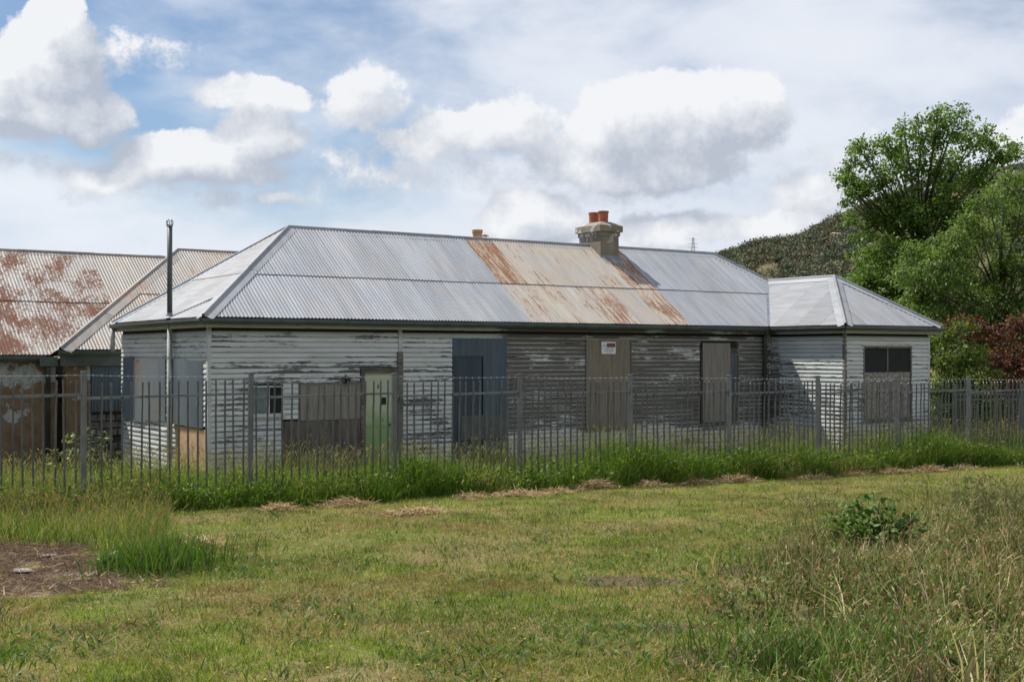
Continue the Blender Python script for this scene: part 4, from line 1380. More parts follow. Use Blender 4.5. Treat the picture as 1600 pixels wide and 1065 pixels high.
parts.append(seedheads(x, y, np.interp(a[ok], [-6, 6.5, 9, 28], [.78, .76, .92, .95]) * (.62 + .55 * cl) * (.75 + .4 * RNG.random(m)), .1 + .3 * RNG.random(m), mixcol([(.15, .18, .05), (.26, .22, .10)], (1, .8), m), mixcol([(.30, .25, .13), (.22, .19, .09), (.34, .30, .19)], (1, 1, 1), m), .10, .013, .003))
def herbs(x, y, hmax, size, cols):
    n = len(x)
    P = np.stack([x, y, ground_z(x, y) + hmax * (.15 + .85 * RNG.random(n) ** .7)], 1)
    return leaves(P, size * (.6 + .8 * RNG.random(n)), RNG.normal(size=(n, 3)) + np.array([0, 0, .35]), RNG.normal(0, .7, (n, 3)) + np.array([0, 0, .8]), cols, .34)


x, y, a, s = along(60000, -5.0, 27.5, -1.6, .75)
edge = 0.14 + 0.75 * fbm(x, y, 0.9, 31)
ok = (s < edge) & ~in_house(x, y) & (np.abs(x) < .58 * y); x, y, a = x[ok], y[ok], a[ok]; m = len(x)
cl = fbm(x, y, 0.8, 83, 3); cl2 = fbm(x, y, 2.6, 87, 2); cl3 = fbm(x, y, 1.4, 97, 2)
hm = np.clip(.16 + .95 * cl + .45 * (cl2 - .5), .1, 1.1) * np.interp(a, [-6, 6.5, 9, 28], [.68, .66, .80, .88]) * .92
col = mixcol([(.080, .150, .018), (.135, .215, .028), (.045, .095, .014), (.20, .24, .06), (.30, .24, .12)], (1, .8, .8, .3, .15), m, .32) * (.7 + .6 * cl3)[:, None]
parts.append(herbs(x, y, hm, .075, col))
v, f, c = join(parts)
tg = bulk("tall_grass", v, f, c, GRASS)
tag(tg, "unmown tall green grass growing through the picket fence towards the house", "grass", kind='stuff')

# broad leafy weeds below the left wall
# ------------------------------------------------------------------ long grass by the bare soil, left
n = 30000
x = -9.5 + 8 * RNG.random(n); y = 9 + 9 * RNG.random(n)
ok = inside(LONG, x + (fbm(x, y, 2, 5) - .5) * .5, y + (fbm(x, y, 2, 6) - .5) * .5); x, y = x[ok], y[ok]; m = len(x)
cl = fbm(x, y, 1.1, 103, 3); dr_ = fbm(x, y, .9, 107, 3)
wts = np.stack([.9 + 0 * cl, .7 + 0 * cl, .7 + 0 * cl, np.clip((dr_ - .46) * 5, .1, 1.4), np.clip((dr_ - .50) * 5, .06, 1.2)], 1)
col = mixcol(GREENS, wts, m, .22)
pa = blades(x, y, (.14 + .30 * cl) * (.5 + .6 * RNG.random(m)), .005 + .006 * RNG.random(m), .15 + .7 * RNG.random(m), col, 2, col * 1.15)
x2, y2 = x[:1500], y[:1500]
pb = seedheads(x2, y2, .30 + .25 * RNG.random(len(x2)), .1 + .35 * RNG.random(len(x2)), mixcol([(.24, .20, .09), (.16, .17, .05)], (1, 1), len(x2)), mixcol([(.32, .24, .13), (.26, .17, .10)], (1, 1), len(x2)), .08, .010)
# dark green edge tuft beside the soil
ex_, ey_ = G(232, 898); k = 1700
pc_x = ex_ + RNG.normal(0, .26, k); pc_y = ey_ + RNG.normal(0.45, .34, k)
col = mixcol([(.05, .10, .018), (.085, .15, .025), (.15, .17, .05)], (1, 1, .35), k)
pd = blades(pc_x, pc_y, .10 + .30 * RNG.random(k) ** 1.3, .006 + .006 * RNG.random(k), .1 + .5 * RNG.random(k), col, 2, col * 1.2)
v, f, c = join([pa, pb, pd])
lg = bulk("long_grass", v, f, c, GRASS)
tag(lg, "long seeding green and tan grass beside the patch of bare soil", "grass", kind='stuff')

# ------------------------------------------------------------------ rank weeds, lower right
nc = 5000
cY = 5.2 + 12.5 * RNG.random(nc) ** 1.1; cX = .6 + 10.6 * RNG.random(nc)
wob = (fbm(cX, cY, 1.3, 15, 3) - .5) * 1.5
ok = inside(WEED, cX + wob, cY + wob * .6) & (cX < .56 * cY + 1.3); cX, cY = cX[ok], cY[ok]; nc = len(cX)
dist = np.clip((cX - .17 * cY) / 1.1, .0, 1)             # lower at its ragged margin
cH = (.05 + .46 * fbm(cX, cY, .9, 113, 3) ** 1.3) * (.30 + 1.0 * RNG.random(nc) + .7 * (RNG.random(nc) < .12)) * (.30 + .70 * dist)
dr_ = fbm(cX, cY, .8, 117, 3)
redz = np.exp(-((cY - 11.2) / 1.5) ** 2) * np.clip((cX - 3.0) / 1.5, 0, 1)
wts = np.stack([.9 + 0 * cX, .9 + 0 * cX, .8 + 0 * cX, np.clip((dr_ - .40) * 7, .15, 2.2), np.clip((dr_ - .44) * 7, .12, 1.8), .08 + redz * 1.6, .3 + 0 * cX], 1)
WPAL = [(.080, .130, .022), (.145, .185, .038), (.045, .080, .018), (.33, .25, .125), (.44, .36, .22), (.22, .11, .058), (.11, .085, .045)]
cC = mixcol(WPAL, wts, nc, .45)
per = 20
kk = np.repeat(np.arange(nc), per); m = len(kk)
rad_ = (.02 + .08 * RNG.random(nc))[kk]
x = cX[kk] + RNG.normal(0, 1, m) * rad_; y = cY[kk] + RNG.normal(0, 1, m) * rad_
alt = RNG.random(m) < .25
col = np.where(alt[:, None], mixcol(WPAL, (1, 1, .8, .8, .6, .1, .3), m, .3), cC[kk] * (1 + (RNG.random((m, 1)) - .5) * .5))
hh = cH[kk] * (.45 + .75 * RNG.random(m))
pa = blades(x, y, hh, (.004 + .008 * RNG.random(nc))[kk] * (.7 + .6 * RNG.random(m)), (.15 + .5 * RNG.random(nc))[kk] + .5 * RNG.random(m), col, 2, col * 1.15)
k = 5200
ii_ = RNG.integers(0, nc, k); x2 = cX[ii_] + RNG.normal(0, .05, k); y2 = cY[ii_] + RNG.normal(0, .05, k)
pb = seedheads(x2, y2, cH[ii_] * (.9 + .6 * RNG.random(k)) + .05, .1 + .4 * RNG.random(k), mixcol([(.40, .33, .18), (.20, .22, .07), (.30, .17, .10)], (1, .9, .3), k),
               mixcol([(.52, .44, .28), (.36, .22, .14), (.30, .25, .15), (.40, .28, .20)], (1, .5, .7, .4), k), .06, .009, .003)
# broad flat rosettes
k = 2600
ii_ = RNG.integers(0, nc, k); x5 = cX[ii_] + RNG.normal(0, .12, k); y5 = cY[ii_] + RNG.normal(0, .12, k)
pe = blades(x5, y5, .05 + .10 * RNG.random(k), .018 + .022 * RNG.random(k), .8 + .5 * RNG.random(k), mixcol([(.11, .19, .035), (.16, .23, .06), (.075, .13, .03)], (1, .7, .7), k), 2)
# a few coarse upright stalks against the lawn
k = 520
sx0 = np.array([G(1480, 830), G(1520, 815), G(1560, 815), G(1268, 850), G(1590, 830)])
j = RNG.integers(0, 5, k)
x3 = sx0[j, 0] + RNG.normal(0, .28, k); y3 = sx0[j, 1] + RNG.normal(0, .35, k)
pc = seedheads(x3, y3, .30 + .26 * RNG.random(k), .10 + .5 * RNG.random(k), mixcol([(.06, .095, .03), (.17, .16, .08)], (1, .6), k), mixcol([(.09, .12, .05), (.24, .20, .12)], (1, .8), k), .11, .012, .004)
gx0, gy0 = G(1366, 900); k2 = 2200
x7 = gx0 + RNG.normal(0, .55, k2); y7 = gy0 + RNG.normal(0, .30, k2)
pg = blades(x7, y7, .12 + .26 * RNG.random(k2), .005 + .006 * RNG.random(k2), .2 + .7 * RNG.random(k2), mixcol(WPAL, (1, .8, .6, 1, .7, .5, .3), k2, .35), 2)
# bright clump at the bottom edge
k = 1500
gx0, gy0 = G(1330, 1050)
x4 = gx0 + RNG.normal(0, .42, k); y4 = gy0 + RNG.normal(0, .36, k)
col = mixcol([(.085, .15, .025), (.13, .19, .04), (.055, .10, .02)], (1, .9, .5), k)
pd = blades(x4, y4, .10 + .26 * RNG.random(k), .005 + .005 * RNG.random(k), .2 + .6 * RNG.random(k), col, 2, col * 1.2)
k = 30000
ii_ = RNG.integers(0, nc, k); x6 = cX[ii_] + RNG.normal(0, .13, k); y6 = cY[ii_] + RNG.normal(0, .13, k)
pf = herbs(x6, y6, cH[ii_] * .95 + .03, .045, mixcol([(.095, .150, .030), (.150, .195, .050), (.055, .095, .022), (.30, .22, .12), (.22, .115, .065), (.14, .09, .05)], (1, .8, .8, .6, .4, .5), k, .38))
v, f, c = join([pa, pb, pc, pd, pe, pf, pg])
c = c * (.38 + 1.35 * fbm(v[:, 0], v[:, 1], 2.4, 171, 3) ** 1.2)[:, None]
wd = bulk("weed_grass", v, f, c, WEEDM)
tag(wd, "rank mixed weeds and dry seeding grass on the near edge of the lawn", "weeds", kind='stuff')

# ------------------------------------------------------------------ soil patch and its litter
gxs = np.arange(-9.2, -2.0, .10); gys = np.arange(8.6, 14.2, .10)
mx_, my_ = np.meshgrid(gxs, gys)
cx_ = (mx_[:-1, :-1] + .05).ravel(); cy_ = (my_[:-1, :-1] + .05).ravel()
ins = inside(SOIL, cx_ + (fbm(cx_, cy_, 3.5, 77) - .5) * 1.0, cy_ + (fbm(cx_, cy_, 3.5, 78) - .5) * .9)
zz = ground_z(mx_, my_) + .004 + .016 * (fbm(mx_, my_, 4, 203) - .5)
i2, j2 = np.meshgrid(np.arange(len(gys) - 1), np.arange(len(gxs) - 1), indexing='ij')
q = (i2 * len(gxs) + j2).ravel()[ins]
m_soil, nt, b = new_mat("bark_soil")
p = position(nt); s1_ = noise(nt, p, 14.0, 6, .7); s2_ = noise(nt, p, 1.6, 3, .6)
cs = mixc(nt, s1_.ramp(.35, .7), (.034, .019, .012), (.130, .080, .048))
cs = mixc(nt, (s2_ + s1_ * .3).ramp(.66, .85), cs, (.26, .20, .14))
setin(nt, b, 'Base Color', cs); setin(nt, b, 'Roughness', .95); b.inputs['Specular IOR Level'].default_value = .1; bump(nt, b, s1_, 1.0, .03)
soil = bulk("soil_patch", np.stack([mx_, my_, zz], -1).reshape(-1, 3), [np.stack([q, q + 1, q + len(gxs) + 1, q + len(gxs)], 1)], None, m_soil)
tag(soil, kind='structure', label="patch of bare dark bark soil at the edge of the lawn")
n = 26000
x = -9.2 + 7.2 * RNG.random(n); y = 8.6 + 5.4 * RNG.random(n)
ok = inside(SOIL, x + RNG.normal(0, .22, n), y + RNG.normal(0, .20, n)); x, y = x[ok], y[ok]; m = len(x)
near = np.clip((10.9 - y) / 1.2, 0, 1)
col = mixcol([(.055, .034, .026), (.11, .07, .05), (.22, .165, .115), (.36, .29, .19)], np.stack([1 - .8 * near, .8 - .4 * near, .25 + near, .06 + 1.1 * near], 1), m, .3)
pa = blades(x, y, .03 + .09 * RNG.random(m), .004 + .010 * RNG.random(m), 1.2 + .25 * RNG.random(m), col, 1, z=ground_z(x, y) + .035 + .02 * RNG.random(m))
v, f, c = join([pa])
lt = bulk("bark_litter", v, f, c, STRAW)
tag(lt, "strewn bark and straw litter on the bare soil patch", "litter", kind='stuff')
for k, (px, py, sz) in enumerate(((33, 892, .075), (75, 872, .05))):
    gx_, gy_ = G(px, py)
    st = MB(); N_ = 9
    prof_ = [(sz * random.uniform(.8, 1.15), 2 * math.pi * q_ / N_) for q_ in range(N_)]
    zb = float(ground_z(gx_, gy_)) + .02
    st.v = [(gx_ + r * math.cos(a) * 1.5, gy_ + r * math.sin(a), zb) for r, a in prof_] + [(gx_ + .8 * r * math.cos(a) * 1.5, gy_ + .8 * r * math.sin(a), zb + .012 + random.uniform(-.003, .003)) for r, a in prof_]
    st.f = [(q_, (q_ + 1) % N_, N_ + (q_ + 1) % N_, N_ + q_) for q_ in range(N_)] + [tuple(range(N_, 2 * N_))]
    o = st.build("flat_stone", plain("pale_stone", (.30, .27, .24), .9, .2), None)
    tag(o, ("larger flat pale stone lying nearer on the bark soil" if k == 0 else "smaller flat pale stone lying farther back on the bark soil"), "stone", "stones on the bare soil")

# ------------------------------------------------------------------ heaps of cut hay
HAY = [(435, 797, .30, .08, 260), (540, 790, .55, .13, 520), (648, 803, .55, .04, 420), (735, 780, .30, .05, 200), (812, 776, .62, .07, 420), (868, 772, .40, .07, 300), (932, 765, .50, .15, 480), (1018, 761, .45, .08, 300), (1078, 757, .55, .08, 360), (1145, 754, .65, .13, 460), (1262, 748, .60, .08, 380), (1330, 744, .55, .08, 340), (1392, 741, .55, .09, 340), (1450, 739, .70, .11, 420), (1505, 736, .45, .07, 260), (312, 853, .35, .08, 240)]
ORD = ["first", "second", "third", "fourth", "fifth", "sixth", "seventh", "eighth", "ninth", "tenth", "eleventh", "twelfth", "thirteenth", "fourteenth", "fifteenth"]
for k, (px, py, wd_, ht, cnt) in enumerate(HAY):
    cx_, cy_ = G(px, py); cnt = int(cnt * 1.7)
    dx_ = np.clip(RNG.normal(0, wd_ * .42, cnt), -wd_ * .85, wd_ * .85); dy_ = np.clip(RNG.normal(0, .13, cnt), -.26, .26)
    lump = .5 + fbm(dx_ + k * 3.1, dy_, 4.0, 300 + k, 2)
    x = cx_ + FE[0] * dx_ - FE[1] * dy_ * .5; y = cy_ + FE[1] * dx_ * .8 + FE[0] * dy_
    zt = ground_z(x, y) + .01 + ht * lump * RNG.random(cnt) * np.exp(-(dx_ / (wd_ * .6)) ** 2 - (dy_ / .2) ** 2)
    col = mixcol([(.44, .33, .19), (.34, .235, .125), (.25, .15, .075), (.50, .41, .27)], (1, .9, .4, .4), cnt, .2)
    # strands lie at all angles: rotate straight ribbons
    L = .07 + .14 * RNG.random(cnt); th = RNG.random(cnt) * 2 * np.pi; el_ = RNG.normal(0.05, .25, cnt)
    d = np.stack([np.cos(th) * np.cos(el_), np.sin(th) * np.cos(el_), np.sin(el_)], 1); sd = np.stack([-np.sin(th), np.cos(th), RNG.normal(0, .6, cnt)], 1) * .0035
    p0 = np.stack([x, y, zt], 1); pm = p0 + d * (L * .5)[:, None] + np.stack([0 * L, 0 * L, .015 * RNG.random(cnt)], 1); p1 = p0 + d * L[:, None]
    v = np.stack([p0 - sd, p0 + sd, pm - sd, pm + sd, p1 - sd * .6, p1 + sd * .6], 1).reshape(-1, 3)
    i = np.arange(cnt) * 6
    f = [np.concatenate([np.stack([i, i + 1, i + 3, i + 2], 1), np.stack([i + 2, i + 3, i + 5, i + 4], 1)])]
    o = bulk("hay_heap", v, f, np.repeat(col, 6, 0), STRAW)
    lab = "small heap of dry hay on the lawn near the bare soil patch" if k == 15 else "%s heap of dry cut hay from the left along the fence" % ORD[k]
    tag(o, lab, "hay", "heaps of cut hay on the lawn")

# ------------------------------------------------------------------ mallow bush and dock
def round_leaf(r=.05, n=7):
    me = bpy.data.meshes.new("leaf")
    vs = [(0, 0, 0)] + [(r * (1 + .10 * math.cos(3 * a)) * math.cos(a), r * (1 + .10 * math.cos(3 * a)) * math.sin(a), -.25 * r + .12 * r * math.cos(2 * a)) for a in [2 * math.pi * k / n for k in range(n)]]
    me.from_pydata(vs, [], [(0, 1 + k, 1 + (k + 1) % n) for k in range(n)]); me.update()
    return me


def flat_leaf_mat(name, col, var=.3):
    m = bpy.data.materials.new(name); m.use_nodes = True; nt = m.node_tree; b = nt.nodes['Principled BSDF']
    r = objrand(nt)
    c = mixc(nt, r, tuple(v * (1 - var) for v in col), tuple(v * (1 + var) for v in col))
    nt.links.new(c.s, b.inputs['Base Color']); b.inputs['Roughness'].default_value = .5; b.inputs['Specular IOR Level'].default_value = .3
    tr = nt.nodes.new('ShaderNodeBsdfTranslucent'); nt.links.new(c.s, tr.inputs[0])
    mx = nt.nodes.new('ShaderNodeMixShader'); mx.inputs[0].default_value = .35
    nt.links.new(b.outputs[0], mx.inputs[1]); nt.links.new(tr.outputs[0], mx.inputs[2]); nt.links.new(mx.outputs[0], nt.nodes['Material Output'].inputs[0])
    return m


MALLOW = flat_leaf_mat("mallow_leaf", (.082, .150, .018))
STEM = plain("green_stem", (.10, .13, .04), .7, .2)


def leafy_plant(name, label, cat, px, py, w, h, count, r, mat, seed, nstems=26):
    random.seed(seed)
    gx_, gy_ = G(px, py); gz_ = float(ground_z(gx_, gy_))
    root = empty(name, (gx_, gy_, gz_)); tag(root, label, cat)
    me = round_leaf(r); me.materials.append(mat)
    tips = []
    mb = MB()
    for k in range(nstems):
        a = random.uniform(0, 2 * math.pi); q_ = random.random() ** .6
        tip = Vector((w * q_ * math.cos(a), w * .8 * q_ * math.sin(a), h * (1 - .45 * q_ ** 2) * random.uniform(.75, 1.05)))
        mid = tip * .5 + Vector((0, 0, h * .08))
        mb.tube([(0, 0, -.02), mid, tip], [.006, .005, .003], 4, False); tips += [(tip, 1.0), (mid.lerp(tip, .5), .9), (mid, .8), (Vector((tip.x * .95, tip.y * .95, tip.z * random.uniform(.15, .6))), .8)]
    mb.build("stem", STEM, root)
    for k in range(count):
        p_, _ = tips[k % len(tips)]
        o = bpy.data.objects.new("leaf", me); COL.objects.link(o); o.parent = root
        o.location = p_ + Vector((random.gauss(0, r * 1.1), random.gauss(0, r * 1.1), random.gauss(0.01, r * .7)))
        o.rotation_euler = (random.gauss(0, .5), random.gauss(0, .5), random.uniform(0, 6.28)); s = random.uniform(.55, 1.25); o.scale = (s, s, s)
    return root


leafy_plant("mallow_bush", "low bush of round dark green leaves standing in the weeds", "plant", 1366, 874, .50, .64, 720, .033, MALLOW, 5, 60)
leafy_plant("dock_plant", "small bright green broad-leaved plant at the soil patch edge", "plant", 178, 888, .22, .16, 46, .045, flat_leaf_mat("dock_leaf", (.10, .20, .03)), 8, 12)
leafy_plant("bramble_plant", "pale leafy plant growing under the iron-clad side wall", "plant", 205, 792, .75, 1.0, 150, .05, flat_leaf_mat("bramble_leaf", (.16, .20, .07)), 9, 24).location = tuple(house_M @ Vector((-1.05, 4.0, -.15)))
random.seed(99)

# ------------------------------------------------------------------ trees
def tree(name, label, cat, base, clumps, depth, leaf, per_m2, palette, wts, group=None, width=.55, sprig=.24, trunk_r=.20, fork=.35, hang=.25, seed=1, spread=1.0, per_sprig=26, twig_r=.012):
    """clumps: (x, y, r) as seen in the picture, turned into real positions at the tree's own distance"""
    global RNG
    RNG = np.random.default_rng(seed); random.seed(seed)
    bx, by = base; bz = float(ground_z(bx, by))
    root = empty(name, (bx, by, bz)); tag(root, label, cat, group)
    C = []
    for (px, py, r) in clumps:
        Y = depth + random.uniform(-1, 1) * spread
        k = Y / 1900.0
        r *= random.uniform(.72, 1.08)
        C.append((Vector(((px - 800) * k - bx, Y - by, EYE + (553 - py) * k - bz)), r * k))
    top = max(c.z for c, r in C)
    fk = Vector((0.1, 0, top * fork))
    mb = MB(); mb.tube([(0, 0, -.3), (.03, .02, top * fork * .5), fk, fk + Vector((.15, .1, top * .18))], [trunk_r * 1.25, trunk_r, trunk_r * .85, trunk_r * .5], 9)
    mb.build("trunk", BARK, root, smooth=True)
    parts = []; tw = MB()
    for ci, (c, r) in enumerate(C):
        st = fk.lerp(Vector((0.1, 0, top * .75)), max(0, min(.8, (c.z - fk.z) / (top - fk.z + .01) - .25)))
        mid = st.lerp(c, .5) + Vector((random.uniform(-.15, .15), random.uniform(-.15, .15), random.uniform(.0, .3)))
        lim = MB(); lim.tube([st, mid, c], [trunk_r * .34, trunk_r * .2, .016], 6)
        lim.build("limb", BARK, root, smooth=True)
        ns = max(4, int(per_m2 * r * r * 12))
        d = RNG.normal(size=(ns, 3)); d /= np.linalg.norm(d, axis=1, keepdims=True)
        q = RNG.random(ns) ** .40
        sp = np.array(c)[None] + d * (q * r * (0.8 + .45 * RNG.random(ns)))[:, None] * np.array([1, 1, .92])
        tone = 1 + (RNG.random(ns) - .5) * .45
        for k in range(0, ns, 5):
            pm = c.lerp(Vector(sp[k]), .5) + Vector((random.uniform(-.08, .08), random.uniform(-.08, .08), .06))
            tw.tube([c, pm, tuple(sp[k])], [twig_r, twig_r * .7, twig_r * .35], 3, False)
        nl = per_sprig
        off = RNG.normal(0, sprig * .5, (ns, nl, 3)) * np.array([1, 1, .75])
        P = (sp[:, None, :] + off).reshape(-1, 3)
        n = len(P)
        out = d.repeat(nl, 0) * .6 + RNG.normal(0, .7, (n, 3)) - np.array([0, 0, hang])
        nv = RNG.normal(0, .55, (n, 3)) + np.array([0, 0, .7]) + d.repeat(nl, 0) * .8
        col = mixcol(palette, wts, n, .16) * tone.repeat(nl)[:, None]
        parts.append(leaves(P, leaf * (.6 + .7 * RNG.random(n)), out, nv, col, width))
    tw.build("twigs", BARK, root, recalc=False)['kind'] = 'stuff'
    v, f, cc = join(parts)
    cr = bulk("crown", v, f, cc, LEAF, root)
    cr['kind'] = 'stuff'
    return root


BIG = [(1482, 200, 34), (1440, 212, 36), (1520, 215, 34), (1556, 235, 30), (1580, 245, 18), (1395, 232, 34), (1352, 245, 30), (1328, 285, 24), (1350, 300, 30), (1395, 280, 38), (1440, 268, 42), (1490, 262, 42), (1535, 275, 36),
       (1340, 345, 22), (1370, 345, 26), (1405, 335, 34), (1450, 325, 40), (1500, 325, 40), (1430, 375, 42), (1390, 395, 42), (1358, 405, 34), (1350, 445, 36), (1385, 445, 44), (1430, 430, 48), (1352, 490, 38), (1392, 495, 46), (1440, 490, 46), (1340, 470, 28), (1345, 530, 34), (1480, 400, 40), (1385, 540, 34), (1430, 545, 34), (1330, 300, 14), (1318, 280, 12), (1466, 180, 12), (1380, 218, 14), (1500, 176, 12), (1472, 170, 9), (1576, 226, 12), (1311, 276, 9), (1324, 262, 10), (1341, 228, 11), (1590, 234, 9), (1322, 312, 9), (1412, 200, 14), (1540, 205, 13), (1340, 372, 10), (1325, 445, 12), (1330, 500, 12)]
tree("broadleaf_tree", "tall dark green broadleaf tree rising highest behind the house wing", "tree", (15.4, 46.0), BIG, 45.0, .14, 6.6, [(.100, .172, .028), (.150, .225, .038), (.058, .110, .019)], (1, .7, .5), "trees beside the house", seed=3, trunk_r=.22, spread=1.2, per_sprig=24)
PALE = [(1575, 285, 30), (1600, 300, 36), (1545, 320, 34), (1585, 345, 40), (1625, 350, 45), (1535, 370, 38), (1490, 375, 34), (1480, 420, 38), (1525, 425, 44), (1580, 410, 46), (1630, 420, 46), (1440, 420, 32), (1425, 455, 34), (1470, 470, 44), (1520, 480, 44), (1575, 470, 46), (1625, 485, 46), (1430, 500, 30), (1480, 520, 38), (1530, 525, 36), (1680, 400, 60), (1690, 480, 60), (1410, 430, 20), (1415, 480, 30), (1400, 520, 30), (1440, 540, 34), (1420, 400, 26), (1455, 385, 28), (1510, 350, 28), (1560, 520, 36), (1610, 530, 36), (1740, 360, 55), (1760, 450, 60), (1820, 430, 55), (1740, 540, 55), (1820, 520, 55)]
tree("feathery_tree", "paler feathery-leaved tree in front of the tall dark tree", "tree", (16.2, 40.5), PALE, 39.5, .14, 9.0, [(.105, .175, .038), (.150, .215, .055), (.066, .118, .026), (.19, .23, .065)], (1, .8, .7, .25), "trees beside the house", width=.34, seed=4, spread=1.3, hang=.5, sprig=.26, per_sprig=26, trunk_r=.16)
GREENB = [(1475, 530, 20), (1500, 515, 22), (1480, 565, 24), (1515, 555, 28), (1475, 600, 26), (1510, 600, 28), (1545, 590, 24), (1480, 640, 28), (1525, 640, 30), (1470, 680, 26), (1515, 680, 28), (1555, 640, 26)]
tree("green_shrub", "yellow-green leafy shrub between the house corner and the red shrub", "shrub", (12.3, 35.2), GREENB, 34.5, .11, 10.0, [(.080, .130, .020), (.125, .165, .028), (.042, .080, .016), (.17, .15, .05)], (1, .7, .7, .25), None, seed=6, spread=.6, trunk_r=.06, fork=.2, per_sprig=24, sprig=.2)
REDB_ = [(1565, 520, 26), (1595, 505, 30), (1620, 520, 34), (1560, 560, 28), (1595, 560, 34), (1630, 570, 36), (1500, 505, 18), (1470, 510, 16), (1525, 510, 20), (1570, 605, 30), (1610, 610, 36), (1590, 655, 34), (1630, 660, 36), (1560, 660, 26), (1600, 690, 30)]
tree("red_leaved_shrub", "dark red-leaved shrub at the fence on the picture edge", "shrub", (14.4, 36.5), REDB_, 36.0, .11, 9.0, [(.130, .042, .030), (.075, .028, .022), (.19, .080, .045), (.08, .07, .025)], (1, .9, .5, .3), None, seed=7, spread=.7, trunk_r=.07, fork=.2, per_sprig=24, sprig=.2)
DARKB = [(1465, 560, 26), (1500, 575, 30), (1540, 570, 30), (1585, 575, 32), (1460, 610, 30), (1505, 620, 32), (1550, 620, 32), (1600, 625, 34), (1465, 660, 30), (1510, 668, 32), (1555, 668, 32), (1605, 672, 34), (1480, 700, 26), (1540, 700, 26), (1590, 705, 26), (1640, 600, 36), (1640, 670, 36), (1700, 590, 48), (1700, 670, 44), (1770, 600, 50), (1770, 680, 44), (1840, 610, 50), (1840, 690, 44)]
tree("dark_shrub", "dark green shrub mass filling the gap behind the red and yellow-green shrubs", "shrub", (14.0, 39.0), DARKB, 38.2, .14, 9.0, [(.040, .070, .016), (.055, .085, .018), (.028, .050, .014)], (1, .6, .8), None, seed=12, spread=.7, trunk_r=.08, fork=.2, per_sprig=22, sprig=.24)
RNG = np.random.default_rng(5)

# ------------------------------------------------------------------ wooded hill behind
CX = [300, 700, 950, 1060, 1124, 1186, 1248, 1278, 1333, 1450, 1600, 2000, 2600, 3400]
CE = [-.004, .004, .030, .060, .0735, .0855, .0905, .0985, .113, .135, .152, .175, .14, .05]


def hill_z(px, Y):
    e = np.interp(px, CX, CE)
    zc = e * 1100 + EYE
    k = np.clip((Y - 420) / (1100 - 420), 0, 1); k = k * k * (3 - 2 * k) * .45 + k * .55
    z = -3 + (zc + 3) * k
    return np.where(Y > 1100, zc - (Y - 1100) * .12, z)


hx = np.linspace(300, 3400, 125); hyv = np.concatenate([np.linspace(400, 1100, 36), [1180, 1400, 2000]])
HX, HY = np.meshgrid(hx, hyv)
HZm = hill_z(HX, HY) + (fbm(HX / 40, HY / 30, .8, 400, 3) - .5) * 8 * np.clip((HY - 420) / 300, 0, 1)
hv = np.stack([(HX - 800) / 1900 * HY, HY, HZm], -1).reshape(-1, 3)
a_, b__ = np.meshgrid(np.arange(len(hyv) - 1), np.arange(len(hx) - 1), indexing='ij'); q = (a_ * len(hx) + b__).ravel()
m_hill, nt, b = new_mat("dry_hillside")
p = position(nt); h1 = noise(nt, p, .02, 5, .6); h2 = noise(nt, p, .15, 4, .6)
setin(nt, b, 'Base Color', mixc(nt, h2.ramp(.4, .7), mixc(nt, h1.ramp(.4, .65), (.085, .075, .045), (.19, .155, .10)), (.06, .062, .035))); setin(nt, b, 'Roughness', 1.0); b.inputs['Specular IOR Level'].default_value = 0.0
hill = bulk("hill", hv, [np.stack([q, q + 1, q + len(hx) + 1, q + len(hx)], 1)], None, m_hill)
tag(hill, kind='structure', label="dry wooded hill rising behind the house")
# its trees
nt_ = 3600
px = np.concatenate([1060 + 300 * RNG.random(2300), 1360 + 320 * RNG.random(nt_ - 2300 - 260), 1080 + 300 * RNG.random(260)])
Yt = np.concatenate([450 + 650 * RNG.random(nt_ - 260) ** .9, 1085 + 30 * RNG.random(260)])
clear = fbm(px / 30, Yt / 40, .8, 411, 2)
ok = (clear < .70) | (Yt > 1080); px, Yt = px[ok], Yt[ok]; nt_ = len(px)
tz = hill_z(px, Yt) + (fbm(px / 40, Yt / 30, .8, 400, 3) - .5) * 8 * np.clip((Yt - 420) / 300, 0, 1)
tX = (px - 800) / 1900 * Yt
H = 5.5 + 6.5 * RNG.random(nt_) ** 1.4
K = 70
d = RNG.normal(size=(nt_, K, 3)); d /= np.linalg.norm(d, axis=2, keepdims=True)
lump = 1 + .35 * np.sin(d[..., 0] * 5 + px[:, None]) * np.cos(d[..., 1] * 4 + Yt[:, None])
rr_ = H[:, None] * (.30 + .16 * RNG.random((nt_, 1)))
P = np.stack([tX, Yt, tz + H * .62], 1)[:, None, :] + d * (rr_ * lump * RNG.random((nt_, K)) ** .3)[..., None] * np.array([1.15, 1.15, .85])
P = P.reshape(-1, 3); n = len(P)
tcol = mixcol([(.112, .124, .078), (.142, .134, .090), (.096, .116, .080), (.158, .134, .096), (.080, .100, .074)], (1, .8, .8, .5, .5), nt_, .25)  # eucalypt grey-green with distance haze put in as paler, bluer colour
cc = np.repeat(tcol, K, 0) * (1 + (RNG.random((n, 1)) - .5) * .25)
lv = leaves(P, 1.0 + 1.0 * RNG.random(n), RNG.normal(size=(n, 3)), RNG.normal(0, .35, (n, 3)) + d.reshape(-1, 3) + np.array([0, 0, .35]), cc, .8)
